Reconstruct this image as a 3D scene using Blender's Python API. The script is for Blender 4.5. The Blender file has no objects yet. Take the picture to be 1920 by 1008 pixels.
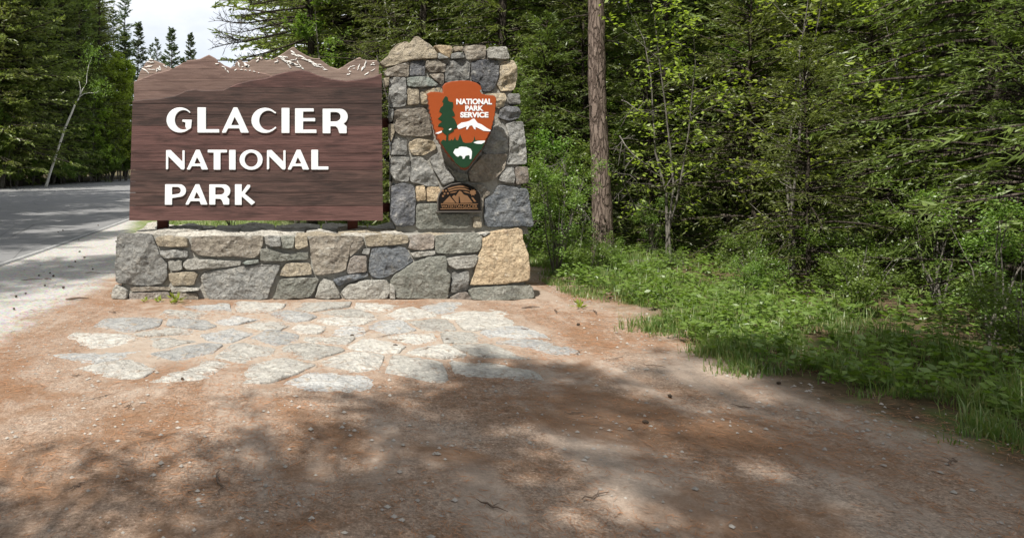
import bpy, math, random
import numpy as np
from mathutils import Vector, noise
R = math.radians
# ------------------------------------------------------------------ camera, sky, sun, exposure
SC = bpy.context.scene
COL = SC.collection
FPX, CX, CY, EYE = 1287.0, 600.0, 325.0, 1.5      # focal length and principal point in photo pixels, eye height
cam_d = bpy.data.cameras.new('camera'); cam = bpy.data.objects.new('camera', cam_d); COL.objects.link(cam)
cam.location = (0, 0, EYE); cam.rotation_euler = (R(90), 0, 0)
cam_d.sensor_width = 36; cam_d.lens = FPX*36/1920
cam_d.shift_x = (960-CX)/1920; cam_d.shift_y = -(504-CY)/1920
cam_d.clip_start = .05; cam_d.clip_end = 3000
SC.camera = cam
SUN_AZ, SUN_EL = 222, 57
w = bpy.data.worlds.new('World'); SC.world = w; w.use_nodes = True
nt = w.node_tree; nt.nodes.clear()
def N(nt, t, **k):
    n = nt.nodes.new(t)
    for a, b in k.items():
        if a.startswith('i_'):
            n.inputs[a[2:]].default_value = b
        else: setattr(n, a, b)
    return n
out = N(nt, 'ShaderNodeOutputWorld'); bg = N(nt, 'ShaderNodeBackground'); bg.inputs[1].default_value = .095
sky = N(nt, 'ShaderNodeTexSky', sky_type='NISHITA', sun_disc=False, sun_elevation=R(SUN_EL), sun_rotation=R(SUN_AZ), air_density=1.0, dust_density=1.5)
tc = N(nt, 'ShaderNodeTexCoord'); mp = N(nt, 'ShaderNodeMapping'); mp.inputs['Scale'].default_value = (2.2, 2.2, 5)
nz = N(nt, 'ShaderNodeTexNoise', i_Scale=1.6, i_Detail=7.0, i_Roughness=.55)
rp = N(nt, 'ShaderNodeValToRGB'); rp.color_ramp.elements[0].position = .36; rp.color_ramp.elements[1].position = .62
rp.color_ramp.elements[0].color = (.50, .50, .50, 1); rp.color_ramp.elements[1].color = (.97, .97, .97, 1)
mx = N(nt, 'ShaderNodeMix', data_type='RGBA')
mx.inputs[7].default_value = (8.3, 8.5, 8.9, 1)
nt.links.new(tc.outputs['Generated'], mp.inputs[0]); nt.links.new(mp.outputs[0], nz.inputs['Vector'])
nt.links.new(nz.outputs['Fac'], rp.inputs[0]); nt.links.new(rp.outputs[0], mx.inputs[0])
nt.links.new(sky.outputs[0], mx.inputs[6]); nt.links.new(mx.outputs[2], bg.inputs[0]); nt.links.new(bg.outputs[0], out.inputs[0])
sd = bpy.data.lights.new('sun', 'SUN'); sd.energy = 5.0; sd.angle = R(.53); sd.color = (1, .955, .88)
so = bpy.data.objects.new('sun', sd); COL.objects.link(so)
_a = R(SUN_AZ); sunpos = Vector((math.sin(_a)*math.cos(R(SUN_EL)), math.cos(_a)*math.cos(R(SUN_EL)), math.sin(R(SUN_EL))))
so.rotation_euler = sunpos.to_track_quat('Z', 'Y').to_euler(); so.location = sunpos*60
vs = SC.view_settings; vs.view_transform = 'Standard'; vs.look = 'None'; vs.gamma = 1; vs.exposure = .5; vs.use_curve_mapping = False
SC.render.engine = 'CYCLES'
SC.cycles.max_bounces = 6; SC.cycles.diffuse_bounces = 3; SC.cycles.transparent_max_bounces = 4; SC.cycles.transmission_bounces = 3
SC.cycles.use_denoising = True

# ------------------------------------------------------------------ helpers
def P(px, py, Y): return Vector(((px-CX)/FPX*Y, Y, EYE-(py-CY)/FPX*Y))
def on_plane(px, py, a, b):
    Y = (a+b*EYE)/(1+b*(py-CY)/FPX); return P(px, py, Y)
def gz(y):                                            # the ground climbs gently away from the camera
    t = max(0., y-11.); return .023*t*t/(t+2.5) if t < 110 else .023*110
def gz_np(y):
    t = np.clip(y-11., 0, 110); return .023*t*t/(t+2.5)
def gpt(px, Y): x = (px-CX)/FPX*Y; return Vector((x, Y, gz(Y)))
def empty(name, loc, label=None, cat=None, group=None):
    o = bpy.data.objects.new(name, None); COL.objects.link(o); o.location = loc
    o.empty_display_size = .2
    if label: o['label'] = label
    if cat: o['category'] = cat
    if group: o['group'] = group
    return o
def tag(o, label=None, cat=None, group=None, kind=None):
    if label: o['label'] = label
    if cat: o['category'] = cat
    if group: o['group'] = group
    if kind: o['kind'] = kind
    return o
def npmesh(name, V, F, mat, smooth=False):
    me = bpy.data.meshes.new(name); V = np.asarray(V, np.float32); F = np.asarray(F, np.int32)
    me.vertices.add(len(V)); me.vertices.foreach_set('co', V.ravel())
    k = F.shape[1]; n = len(F)
    me.loops.add(n*k); me.loops.foreach_set('vertex_index', F.ravel())
    me.polygons.add(n); me.polygons.foreach_set('loop_start', np.arange(n, dtype=np.int32)*k)
    me.polygons.foreach_set('loop_total', np.full(n, k, np.int32))
    if smooth: me.polygons.foreach_set('use_smooth', np.ones(n, bool))
    me.materials.append(mat); me.update(calc_edges=True); return me
def pymesh(name, V, F, mat, smooth=False):
    me = bpy.data.meshes.new(name); me.from_pydata([tuple(v) for v in V], [], F)
    me.materials.append(mat)
    if smooth: me.polygons.foreach_set('use_smooth', [True]*len(F))
    me.update(); return me
def link(name, me, parent=None, loc=None):
    o = bpy.data.objects.new(name, me); COL.objects.link(o)
    if parent is not None: o.parent = parent
    if loc is not None: o.location = loc
    return o
def rel(V, root): L = Vector(root.location); return [Vector(v)-L for v in V]
class MB:
    def __init__(s): s.V = []; s.F = []; s.n = 0
    def add(s, V, F):
        V = np.asarray(V, float); s.V.append(V); s.F.append(np.asarray(F, int)+s.n); s.n += len(V)
    def box(s, x0, x1, y0, y1, z0, z1):
        V = [(x, y, z) for x in (x0, x1) for y in (y0, y1) for z in (z0, z1)]
        s.add(V, [(0,1,3,2),(4,6,7,5),(0,4,5,1),(2,3,7,6),(0,2,6,4),(1,5,7,3)])
    def tube(s, pts, rad, seg=6, rough=0., rs=1):
        pts = np.asarray(pts, float); n = len(pts); rad = np.asarray(rad, float)
        T = np.gradient(pts, axis=0); T /= np.linalg.norm(T, axis=1)[:, None]+1e-9
        ref = np.where(np.abs(T[:, 2:3]) > .9, np.array([[1., 0, 0]]), np.array([[0, 0, 1.]]))
        U = np.cross(T, ref); U /= np.linalg.norm(U, axis=1)[:, None]+1e-9; W = np.cross(T, U)
        a = np.arange(seg)*2*math.pi/seg
        r = rad[:, None]*np.ones(seg)
        if rough: r = r*(1+rough*np.random.RandomState(rs).uniform(-1, 1, r.shape))
        V = pts[:, None]+r[..., None]*(np.cos(a)[None, :, None]*U[:, None]+np.sin(a)[None, :, None]*W[:, None])
        i = np.arange(n-1)[:, None]*seg; j = np.arange(seg)[None]; j2 = (j+1) % seg
        F = np.stack([i+j, i+j2, i+seg+j2, i+seg+j], -1).reshape(-1, 4)
        s.add(V.reshape(-1, 3), F)
    def mesh(s, name, mat, smooth=False): return npmesh(name, np.concatenate(s.V), np.concatenate(s.F), mat, smooth)

# ------------------------------------------------------------------ materials
def mat_new(name):
    m = bpy.data.materials.new(name); m.use_nodes = True; t = m.node_tree; t.nodes.clear()
    o = N(t, 'ShaderNodeOutputMaterial'); return m, t, o
def ramp(t, stops):
    r = N(t, 'ShaderNodeValToRGB'); e = r.color_ramp.elements
    while len(e) < len(stops): e.new(.5)
    for k, (p, c) in enumerate(stops): e[k].position = p; e[k].color = (*c, 1) if len(c) == 3 else c
    return r
def mixc(t, fac, a, b, mode='MIX'):
    m = N(t, 'ShaderNodeMix', data_type='RGBA', blend_type=mode)
    for s, v in ((0, fac), (6, a), (7, b)):
        if hasattr(v, 'links') or isinstance(v, bpy.types.NodeSocket): t.links.new(v, m.inputs[s])
        elif s == 0: m.inputs[0].default_value = v
        else: m.inputs[s].default_value = (*v, 1)
    return m.outputs[2]
def coords(t, scale=(1, 1, 1), gen='Object', rot=(0, 0, 0)):
    c = N(t, 'ShaderNodeTexCoord'); m = N(t, 'ShaderNodeMapping'); m.inputs['Scale'].default_value = scale; m.inputs['Rotation'].default_value = rot
    t.links.new(c.outputs[gen], m.inputs[0]); return m.outputs[0]
def noi(t, vec, scale, detail=4, rough=.55, dist=0):
    n = N(t, 'ShaderNodeTexNoise'); n.inputs['Scale'].default_value = scale; n.inputs['Detail'].default_value = detail
    n.inputs['Roughness'].default_value = rough; n.inputs['Distortion'].default_value = dist
    t.links.new(vec, n.inputs['Vector']); return n.outputs['Fac']
def vor(t, vec, scale, feat='F1', out='Distance'):
    n = N(t, 'ShaderNodeTexVoronoi', feature=feat); n.inputs['Scale'].default_value = scale; t.links.new(vec, n.inputs['Vector']); return n.outputs[out]
def R_(t, sock, stops): r = ramp(t, stops); t.links.new(sock, r.inputs[0]); return r.outputs[0]
def finish(t, o, col, rough=.85, bumps=(), spec=.25, metal=0):
    b = N(t, 'ShaderNodeBsdfPrincipled'); b.inputs['Roughness'].default_value = rough; b.inputs['Specular IOR Level'].default_value = spec; b.inputs['Metallic'].default_value = metal
    if isinstance(col, bpy.types.NodeSocket): t.links.new(col, b.inputs[0])
    else: b.inputs[0].default_value = (*col, 1)
    prev = None
    for h, st, d in bumps:
        u = N(t, 'ShaderNodeBump'); u.inputs['Strength'].default_value = st; u.inputs['Distance'].default_value = d
        t.links.new(h, u.inputs['Height'])
        if prev: t.links.new(prev, u.inputs['Normal'])
        prev = u.outputs[0]
    if prev: t.links.new(prev, b.inputs['Normal'])
    t.links.new(b.outputs[0], o.inputs[0]); return b
def objrand(t): return N(t, 'ShaderNodeObjectInfo').outputs['Random']

def stone_mat(name, c1, c2, c3=None, layered=0.):
    m, t, o = mat_new(name); v = coords(t)
    big = noi(t, v, 4.5, 6, .6, .6); fine = noi(t, v, 34, 6, .68); mid = noi(t, v, 13, 6, .62, .5)
    lay = noi(t, coords(t, (3, 3, 22)), 2.2, 5, .6, .8)
    col = mixc(t, R_(t, big, [(.35, (0, 0, 0)), (.65, (1, 1, 1))]), c1, c2)
    if c3: col = mixc(t, R_(t, mid, [(.54, (0, 0, 0)), (.68, (1, 1, 1))]), col, c3)
    col = mixc(t, .55, col, R_(t, fine, [(.32, (.45, .44, .43)), (.5, (.95, .95, .95)), (.7, (1.5, 1.48, 1.42))]), 'MULTIPLY')
    lich = noi(t, v, 9, 7, .72, .2)
    col = mixc(t, R_(t, lich, [(.60, (0, 0, 0)), (.68, (.6, .6, .6))]), col, (.56, .55, .50))
    dk = noi(t, v, 6, 8, .75, 1.2); col = mixc(t, R_(t, dk, [(.30, (.6, .6, .6)), (.40, (0, 0, 0))]), col, (.11, .105, .10))
    hsv = N(t, 'ShaderNodeHueSaturation'); t.links.new(col, hsv.inputs['Color'])
    mr = N(t, 'ShaderNodeMapRange'); mr.inputs[3].default_value = .8; mr.inputs[4].default_value = 1.2; t.links.new(objrand(t), mr.inputs[0]); t.links.new(mr.outputs[0], hsv.inputs['Value'])
    finish(t, o, hsv.outputs[0], .9, [(mid, .9, .09), (lay, .2+layered, .05), (fine, .8, .02)], .2); return m
ST = {
 'grey': stone_mat('stone_grey', (.215, .215, .205), (.31, .305, .285), (.37, .355, .32)),
 'blue': stone_mat('stone_blue', (.135, .15, .17), (.215, .225, .235), (.31, .31, .30)),
 'dark': stone_mat('stone_dark', (.10, .105, .12), (.19, .192, .198), (.30, .29, .275)),
 'brown': stone_mat('stone_brown', (.23, .20, .165), (.31, .275, .225), (.36, .34, .30), .25),
 'tan': stone_mat('stone_tan', (.33, .285, .215), (.40, .345, .26), (.26, .23, .19), .2),
 'orange': stone_mat('stone_orange', (.42, .325, .215), (.49, .395, .27), (.37, .27, .175), .15),
 'pale': stone_mat('stone_pale', (.34, .33, .295), (.43, .415, .375), (.27, .255, .22), .3),
 'teal': stone_mat('stone_teal', (.25, .285, .26), (.32, .335, .305), (.36, .35, .31)),
 'pink': stone_mat('stone_pink', (.27, .23, .195), (.31, .28, .25), (.24, .235, .225)),
 'green': stone_mat('stone_green', (.225, .23, .20), (.30, .298, .262), (.26, .25, .215)),
 'sunlit_cap': stone_mat('stone_sunlit_cap', (.46, .44, .39), (.55, .52, .46), (.38, .34, .28), .3),  # top stones coloured paler to imitate sun on the ledge
 'gold': stone_mat('stone_gold', (.50, .41, .28), (.40, .35, .27), (.22, .21, .195), .3),
}
def mortar_mat():
    m, t, o = mat_new('mortar'); v = coords(t); a = noi(t, v, 30, 6, .7); b = noi(t, v, 5, 4)
    col = mixc(t, b, (.29, .275, .24), (.40, .385, .345)); finish(t, o, mixc(t, .5, col, R_(t, a, [(.3, (.6, .6, .6)), (.7, (1.2, 1.2, 1.2))]), 'MULTIPLY'), .95, [(a, .9, .03), (noi(t, v, 90, 4, .7), .6, .01)]); return m
MORTAR = mortar_mat()
def wood_mat(name, c1, c2, dark, wear=.5):
    m, t, o = mat_new(name)
    off = N(t, 'ShaderNodeVectorMath', operation='ADD'); tcn = N(t, 'ShaderNodeTexCoord'); cb = N(t, 'ShaderNodeCombineXYZ')
    mm = N(t, 'ShaderNodeMath', operation='MULTIPLY'); mm.inputs[1].default_value = 37; t.links.new(objrand(t), mm.inputs[0])
    t.links.new(mm.outputs[0], cb.inputs[0]); t.links.new(mm.outputs[0], cb.inputs[2]); t.links.new(tcn.outputs['Object'], off.inputs[0]); t.links.new(cb.outputs[0], off.inputs[1])
    mp = N(t, 'ShaderNodeMapping'); mp.inputs['Scale'].default_value = (.9, 5, 22); t.links.new(off.outputs[0], mp.inputs[0])
    mp2 = N(t, 'ShaderNodeMapping'); mp2.inputs['Scale'].default_value = (1.0, 2, 6); t.links.new(off.outputs[0], mp2.inputs[0])
    mp3 = N(t, 'ShaderNodeMapping'); mp3.inputs['Scale'].default_value = (2.5, 20, 150); t.links.new(off.outputs[0], mp3.inputs[0])
    g1 = noi(t, mp.outputs[0], 2.3, 6, .65, 1.1); g2 = noi(t, mp2.outputs[0], 1.8, 5, .6, .6); g3 = noi(t, mp3.outputs[0], 1.2, 4, .6)
    col = mixc(t, R_(t, g1, [(.40, (0, 0, 0)), (.60, (1, 1, 1))]), c1, c2)
    col = mixc(t, R_(t, g2, [(.46, (0, 0, 0)), (.66, (wear, wear, wear))]), col, dark)
    col = mixc(t, R_(t, noi(t, mp.outputs[0], 1.1, 6, .75, 2.2), [(.58, (0, 0, 0)), (.66, (.75, .75, .75))]), col, dark)
    col = mixc(t, .8, col, R_(t, g3, [(.3, (.62, .6, .6)), (.55, (1, 1, 1)), (.75, (1.3, 1.28, 1.28))]), 'MULTIPLY')
    hsv = N(t, 'ShaderNodeHueSaturation'); t.links.new(col, hsv.inputs['Color'])
    mr = N(t, 'ShaderNodeMapRange'); mr.inputs[3].default_value = .86; mr.inputs[4].default_value = 1.14; t.links.new(objrand(t), mr.inputs[0]); t.links.new(mr.outputs[0], hsv.inputs['Value'])
    finish(t, o, hsv.outputs[0], .72, [(g1, .25, .012), (g3, .45, .006)], .3); return m
W_MAIN = wood_mat('brown_stained_wood', (.094, .047, .041), (.142, .073, .064), (.040, .022, .019), .8)
W_DARK = wood_mat('weathered_dark_wood', (.052, .032, .027), (.104, .060, .050), (.024, .016, .014), .8)
W_LITE = wood_mat('faded_brown_wood', (.165, .105, .086), (.215, .142, .118), (.095, .056, .047), .7)
W_BACK = wood_mat('pale_brown_wood', (.215, .155, .125), (.26, .195, .16), (.13, .088, .072), .5)
def simple(name, c, rough=.6, n=.1, spec=.3, metal=0, sc=20, bump=.1):
    m, t, o = mat_new(name); v = coords(t); a = noi(t, v, sc, 5, .6)
    lo = tuple(x*(1-n) for x in c); hi = tuple(min(1, x*(1+n)) for x in c)
    finish(t, o, mixc(t, a, lo, hi), rough, [(a, bump, .01)], spec, metal); return m
WHITE = simple('white_paint', (.77, .79, .80), .5, .07, sc=14)
SNOWP = simple('snow_paint', (.74, .72, .68), .6, .1)
POSTP = simple('brown_painted_post', (.09, .03, .022), .6, .2)
def bark_mat(name, c1, c2, sc=1.0, strong=1.0):
    m, t, o = mat_new(name); v0 = coords(t, (sc, sc, sc*.22)); wn = N(t, 'ShaderNodeTexNoise'); wn.inputs['Scale'].default_value = 7; wn.inputs['Detail'].default_value = 5; t.links.new(v0, wn.inputs['Vector'])
    va = N(t, 'ShaderNodeVectorMath', operation='MULTIPLY_ADD'); va.inputs[1].default_value = (.16, .16, .16); t.links.new(wn.outputs['Color'], va.inputs[0]); t.links.new(v0, va.inputs[2]); v = va.outputs[0]
    a = vor(t, v, 16, 'DISTANCE_TO_EDGE'); b = noi(t, v, 12, 6, .7, .8); f = noi(t, coords(t), 60, 4, .7)
    g = R_(t, a, [(0, (0, 0, 0)), (.16, (1, 1, 1))])
    col = mixc(t, b, c1, c2); col = mixc(t, mixc(t, .85, g, b, 'MULTIPLY'), tuple(x*.42 for x in c1), col)
    col = mixc(t, .5, col, R_(t, f, [(.3, (.6, .6, .6)), (.7, (1.25, 1.25, 1.25))]), 'MULTIPLY')
    finish(t, o, col, .95, [(g, .6*strong, .03), (b, .7*strong, .03), (f, .3, .006)], .1); return m
BARK_P = bark_mat('pine_bark', (.225, .165, .135), (.40, .325, .275), 1.15, 1.2)
BARK_D = bark_mat('spruce_bark', (.085, .07, .056), (.16, .135, .11), 1.6)
BARK_G = bark_mat('grey_bark', (.20, .18, .155), (.34, .32, .285), 2, .5)
def birch_mat():
    m, t, o = mat_new('birch_bark'); v = coords(t, (6, 6, 22)); a = noi(t, v, 1.2, 5, .7, .4)
    finish(t, o, R_(t, a, [(.30, (.08, .07, .06)), (.38, (.68, .66, .60)), (.7, (.80, .78, .72))]), .8, [(a, .3, .01)]); return m
BIRCH = birch_mat()
def leaf_mat(name, c1, c2, c3, trans=.35, sc=1.3, gloss=.035):
    m, t, o = mat_new(name); v = coords(t)
    a = noi(t, v, sc, 3, .6); b = noi(t, v, 23, 2, .5)
    col = mixc(t, R_(t, a, [(.36, (0, 0, 0)), (.64, (1, 1, 1))]), c1, c2)
    col = mixc(t, R_(t, b, [(.45, (0, 0, 0)), (.7, (1, 1, 1))]), col, c3)
    hsv = N(t, 'ShaderNodeHueSaturation'); t.links.new(col, hsv.inputs['Color'])
    mr = N(t, 'ShaderNodeMapRange'); mr.inputs[3].default_value = .75; mr.inputs[4].default_value = 1.25; r = objrand(t); t.links.new(r, mr.inputs[0]); t.links.new(mr.outputs[0], hsv.inputs['Value'])
    mr2 = N(t, 'ShaderNodeMapRange'); mr2.inputs[3].default_value = .485; mr2.inputs[4].default_value = .515; t.links.new(r, mr2.inputs[0]); t.links.new(mr2.outputs[0], hsv.inputs['Hue'])
    d = N(t, 'ShaderNodeBsdfDiffuse'); tr = N(t, 'ShaderNodeBsdfTranslucent'); g = N(t, 'ShaderNodeBsdfGlossy'); g.inputs['Roughness'].default_value = .42
    t.links.new(hsv.outputs[0], d.inputs[0]); br = mixc(t, 1.0, hsv.outputs[0], (1.25, 1.35, .6), 'MULTIPLY'); t.links.new(br, tr.inputs[0])
    m1 = N(t, 'ShaderNodeMixShader'); m1.inputs[0].default_value = trans; t.links.new(d.outputs[0], m1.inputs[1]); t.links.new(tr.outputs[0], m1.inputs[2])
    m2 = N(t, 'ShaderNodeMixShader'); m2.inputs[0].default_value = gloss; t.links.new(m1.outputs[0], m2.inputs[1]); t.links.new(g.outputs[0], m2.inputs[2])
    t.links.new(m2.outputs[0], o.inputs[0]); return m
L_SPR = leaf_mat('spruce_needles', (.105, .145, .036), (.17, .215, .052), (.19, .235, .065), .42)
L_LAR = leaf_mat('larch_needles', (.15, .185, .05), (.20, .235, .065), (.21, .235, .08), .45)
L_FAR = leaf_mat('fir_needles', (.06, .092, .042), (.10, .14, .058), (.12, .16, .075), .3)
L_DEC = leaf_mat('broad_leaves', (.12, .19, .04), (.18, .25, .055), (.20, .28, .07), .5)
L_YEL = leaf_mat('young_leaves', (.26, .34, .05), (.34, .42, .07), (.30, .38, .08), .5)
L_BUS = leaf_mat('shrub_leaves', (.12, .20, .042), (.17, .26, .05), (.20, .29, .065), .45)
L_GRS = leaf_mat('grass_blades', (.12, .20, .05), (.17, .25, .07), (.30, .29, .13), .42)

# ------------------------------------------------------------------ ground, road
def ground_mat():
    m, t, o = mat_new('forest_ground'); v = coords(t)
    sep = N(t, 'ShaderNodeSeparateXYZ'); t.links.new(v, sep.inputs[0])
    def warp(axis, amp, sc):
        n = noi(t, v, sc, 5, .6); a = N(t, 'ShaderNodeMath', operation='MULTIPLY_ADD'); a.inputs[1].default_value = amp; t.links.new(n, a.inputs[0])
        t.links.new(sep.outputs[axis], a.inputs[2]); return a.outputs[0]
    def step(s, lo, hi):
        r = N(t, 'ShaderNodeMapRange', interpolation_type='SMOOTHSTEP'); r.inputs[1].default_value = lo; r.inputs[2].default_value = hi; t.links.new(s, r.inputs[0]); return r.outputs[0]
    fine = noi(t, v, 70, 6, .75); mid = noi(t, v, 9, 6, .7); big = noi(t, v, 1.4, 5, .6); peb = vor(t, v, 38, 'F1', 'Color')
    strands = noi(t, coords(t, (40, 6, 6), rot=(0, 0, .6)), 3, 4, .7, 1.5); strands2 = noi(t, coords(t, (6, 40, 6), rot=(0, 0, .3)), 3, 4, .7, 1.5)
    dirt = mixc(t, R_(t, mid, [(.35, (0, 0, 0)), (.65, (1, 1, 1))]), (.235, .155, .105), (.35, .255, .19))
    dirt = mixc(t, R_(t, big, [(.42, (0, 0, 0)), (.66, (.8, .8, .8))]), dirt, (.42, .35, .29))
    dirt = mixc(t, R_(t, strands, [(.55, (0, 0, 0)), (.68, (.6, .6, .6))]), dirt, (.22, .11, .06))
    dirt = mixc(t, R_(t, strands2, [(.58, (0, 0, 0)), (.7, (.5, .5, .5))]), dirt, (.50, .32, .22))
    dirt = mixc(t, R_(t, fine, [(.60, (0, 0, 0)), (.70, (.6, .6, .6))]), dirt, (.62, .55, .48))
    dirt = mixc(t, .85, dirt, R_(t, fine, [(.32, (.35, .34, .33)), (.5, (.95, .95, .95)), (.68, (1.35, 1.33, 1.3))]), 'MULTIPLY')
    gr2 = noi(t, v, 26, 5, .8); dirt = mixc(t, .7, dirt, R_(t, gr2, [(.34, (.55, .53, .5)), (.6, (1.15, 1.15, 1.15))]), 'MULTIPLY')
    grav = mixc(t, R_(t, mid, [(.3, (0, 0, 0)), (.7, (1, 1, 1))]), (.37, .355, .33), (.47, .45, .42))
    grav = mixc(t, .35, grav, peb, 'SOFT_LIGHT')
    grav = mixc(t, .6, grav, R_(t, fine, [(.3, (.6, .6, .6)), (.65, (1.15, 1.15, 1.15))]), 'MULTIPLY')
    duff = mixc(t, R_(t, mid, [(.35, (0, 0, 0)), (.62, (1, 1, 1))]), (.06, .045, .028), (.14, .10, .06))
    duff = mixc(t, R_(t, big, [(.5, (0, 0, 0)), (.62, (.8, .8, .8))]), duff, (.07, .11, .03))
    turf = mixc(t, R_(t, mid, [(.4, (0, 0, 0)), (.6, (1, 1, 1))]), (.10, .17, .045), (.26, .24, .14))
    X1 = warp(0, .9, 1.6); X2 = warp(0, 1.6, .9); Yw = warp(1, 1.2, 1.1)
    trk = noi(t, coords(t, (1.6, .28, 1), rot=(0, 0, -.5)), 1.1, 4, .55, .4)
    dirt = mixc(t, R_(t, trk, [(.50, (0, 0, 0)), (.58, (.55, .55, .55))]), dirt, (.40, .33, .27))
    nd = noi(t, v, .75, 6, .65, .6)
    dirt = mixc(t, R_(t, nd, [(.50, (0, 0, 0)), (.60, (.75, .75, .75))]), dirt, mixc(t, strands, (.13, .075, .045), (.30, .17, .095)))
    ex = N(t, 'ShaderNodeVectorMath', operation='SUBTRACT'); ex.inputs[1].default_value = (-.1, 6.6, 0); t.links.new(v, ex.inputs[0]); es = N(t, 'ShaderNodeVectorMath', operation='MULTIPLY'); es.inputs[1].default_value = (.5, .72, 0); t.links.new(ex.outputs[0], es.inputs[0])
    el = N(t, 'ShaderNodeVectorMath', operation='LENGTH'); t.links.new(es.outputs[0], el.inputs[0]); ew = N(t, 'ShaderNodeMath', operation='MULTIPLY_ADD'); ew.inputs[1].default_value = .7; t.links.new(noi(t, v, 2.5, 6, .7), ew.inputs[0]); t.links.new(el.outputs['Value'], ew.inputs[2])
    dirt = mixc(t, R_(t, ew.outputs[0], [(.9, (.75, .75, .75)), (1.0, (.35, .35, .35))]) if False else step(ew.outputs[0], 1.55, 1.05), dirt, mixc(t, mid, (.29, .23, .18), (.47, .41, .345)))
    col = mixc(t, step(X1, -2.75, -2.35), grav, dirt)
    col = mixc(t, step(X2, 3.9, 4.6), col, duff)
    bk = N(t, 'ShaderNodeMath', operation='MULTIPLY'); t.links.new(step(Yw, 12.0, 13.2), bk.inputs[0]); xy = N(t, 'ShaderNodeMath', operation='MULTIPLY_ADD'); xy.inputs[1].default_value = .27; t.links.new(sep.outputs[1], xy.inputs[0]); t.links.new(X1, xy.inputs[2]); t.links.new(step(xy.outputs[0], .1, .7), bk.inputs[1])
    col = mixc(t, bk.outputs[0], col, turf)
    col = mixc(t, step(Yw, 22, 25), col, duff)
    finish(t, o, col, .95, [(mid, .5, .04), (fine, .7, .012)], .1); return m
GROUND = ground_mat()
def relief(x, y): # bumps on the unpaved ground, none under paved sheets
    m = min(1, max(0, (x+2.6)/1.2)) if y > -40 else 0
    k = min(1, max(0, (x-3.0)/1.5))
    return m*(.020*noise.noise(Vector((x*1.3, y*1.3, 0)))+.010*noise.noise(Vector((x*5, y*5, 3)))) + k*.10*(.6+noise.noise(Vector((x*.5, y*.5, 9)))) - .006*m
def zg(x, y): return gz(y)+relief(x, y)
def grid_ground():
    def axis(lo, hi, d0, d1, step, far):
        a = list(np.arange(d0, d1, step)); x = d0; s = step
        while x > lo: s *= far; x -= s; a.insert(0, x)
        x = a[-1]; s = step
        while x < hi: s *= far; x += s; a.append(x)
        return a
    xs = axis(-900, 900, -4, 8, .09, 1.18); ys = axis(-300, 1500, 2, 14, .09, 1.18)
    V = [(x, y, zg(x, y)) for y in ys for x in xs]; nx = len(xs)
    i = np.arange(len(ys)-1)[:, None]*nx+np.arange(nx-1)[None]; F = np.stack([i, i+1, i+1+nx, i+nx], -1).reshape(-1, 4)
    o = link('ground', npmesh('ground', V, F, GROUND, True)); o['kind'] = 'structure'
grid_ground()
def asphalt_mat():
    m, t, o = mat_new('worn_asphalt'); v = coords(t); f = noi(t, v, 90, 5, .75); b = noi(t, v, 1.1, 5, .6); l = noi(t, coords(t, (3, .25, 1)), 1.5, 5, .6)
    c = mixc(t, b, (.155, .155, .162), (.22, .218, .215)); c = mixc(t, R_(t, l, [(.45, (0, 0, 0)), (.7, (.7, .7, .7))]), c, (.17, .17, .175))
    cr = vor(t, coords(t, (.5, .22, 1)), 1.0, 'DISTANCE_TO_EDGE'); c = mixc(t, R_(t, cr, [(0, (.7, .7, .7)), (.006, (0, 0, 0))]), c, (.06, .06, .06))
    c = mixc(t, .5, c, R_(t, f, [(.3, (.6, .6, .6)), (.68, (1.35, 1.35, 1.3))]), 'MULTIPLY')
    finish(t, o, c, .85, [(f, .5, .01)], .3); return m
ASPH = asphalt_mat()
def strip(name, L, Rr, mat, dz, sub=6):
    """sheet between two polylines of equal length, laid on the ground"""
    V = []; n = 0
    for k in range(len(L)-1):
        m = max(1, int(abs(L[k+1][1]-L[k][1])/1.0))
        for j in range(m+(k == len(L)-2)):
            a = j/m; l = np.array(L[k])*(1-a)+np.array(L[k+1])*a; r = np.array(Rr[k])*(1-a)+np.array(Rr[k+1])*a
            for q in range(sub+1):
                p = l*(1-q/sub)+r*q/sub; V.append((p[0], p[1], gz(p[1])+dz))
            n += 1
    i = np.arange(n-1)[:, None]*(sub+1)+np.arange(sub)[None]; F = np.stack([i, i+1, i+sub+2, i+sub+1], -1).reshape(-1, 4)
    return npmesh(name, V, F, mat, True)
RL = [(-12.5, -60), (-12.5, 12), (-14.5, 28), (-19.5, 41), (-16.5, 57), (-8, 72), (14, 90)]
RR = [(-4.6, -60), (-5.0, 6), (-5.35, 17), (-5.7, 26), (-5.8, 40), (-3.5, 56), (16, 76)]
road = link('road', strip('road', RL, RR, ASPH, .006)); road['kind'] = 'structure'
def line_mat():
    m, t, o = mat_new('worn_white_line'); v = coords(t); a = noi(t, v, 25, 5, .75)
    finish(t, o, R_(t, a, [(.44, (.22, .22, .215)), (.60, (.42, .42, .41))]), .8); return m
LM = line_mat()
LL = [(-4.95, -60), (-5.15, 6), (-5.50, 17), (-5.85, 26), (-5.95, 40), (-3.75, 56), (15.7, 76.3)]
LR = [(x+.09, y) for x, y in LL]
link('edge_line', strip('edge_line', LL, LR, LM, .011, 1), road)

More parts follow.
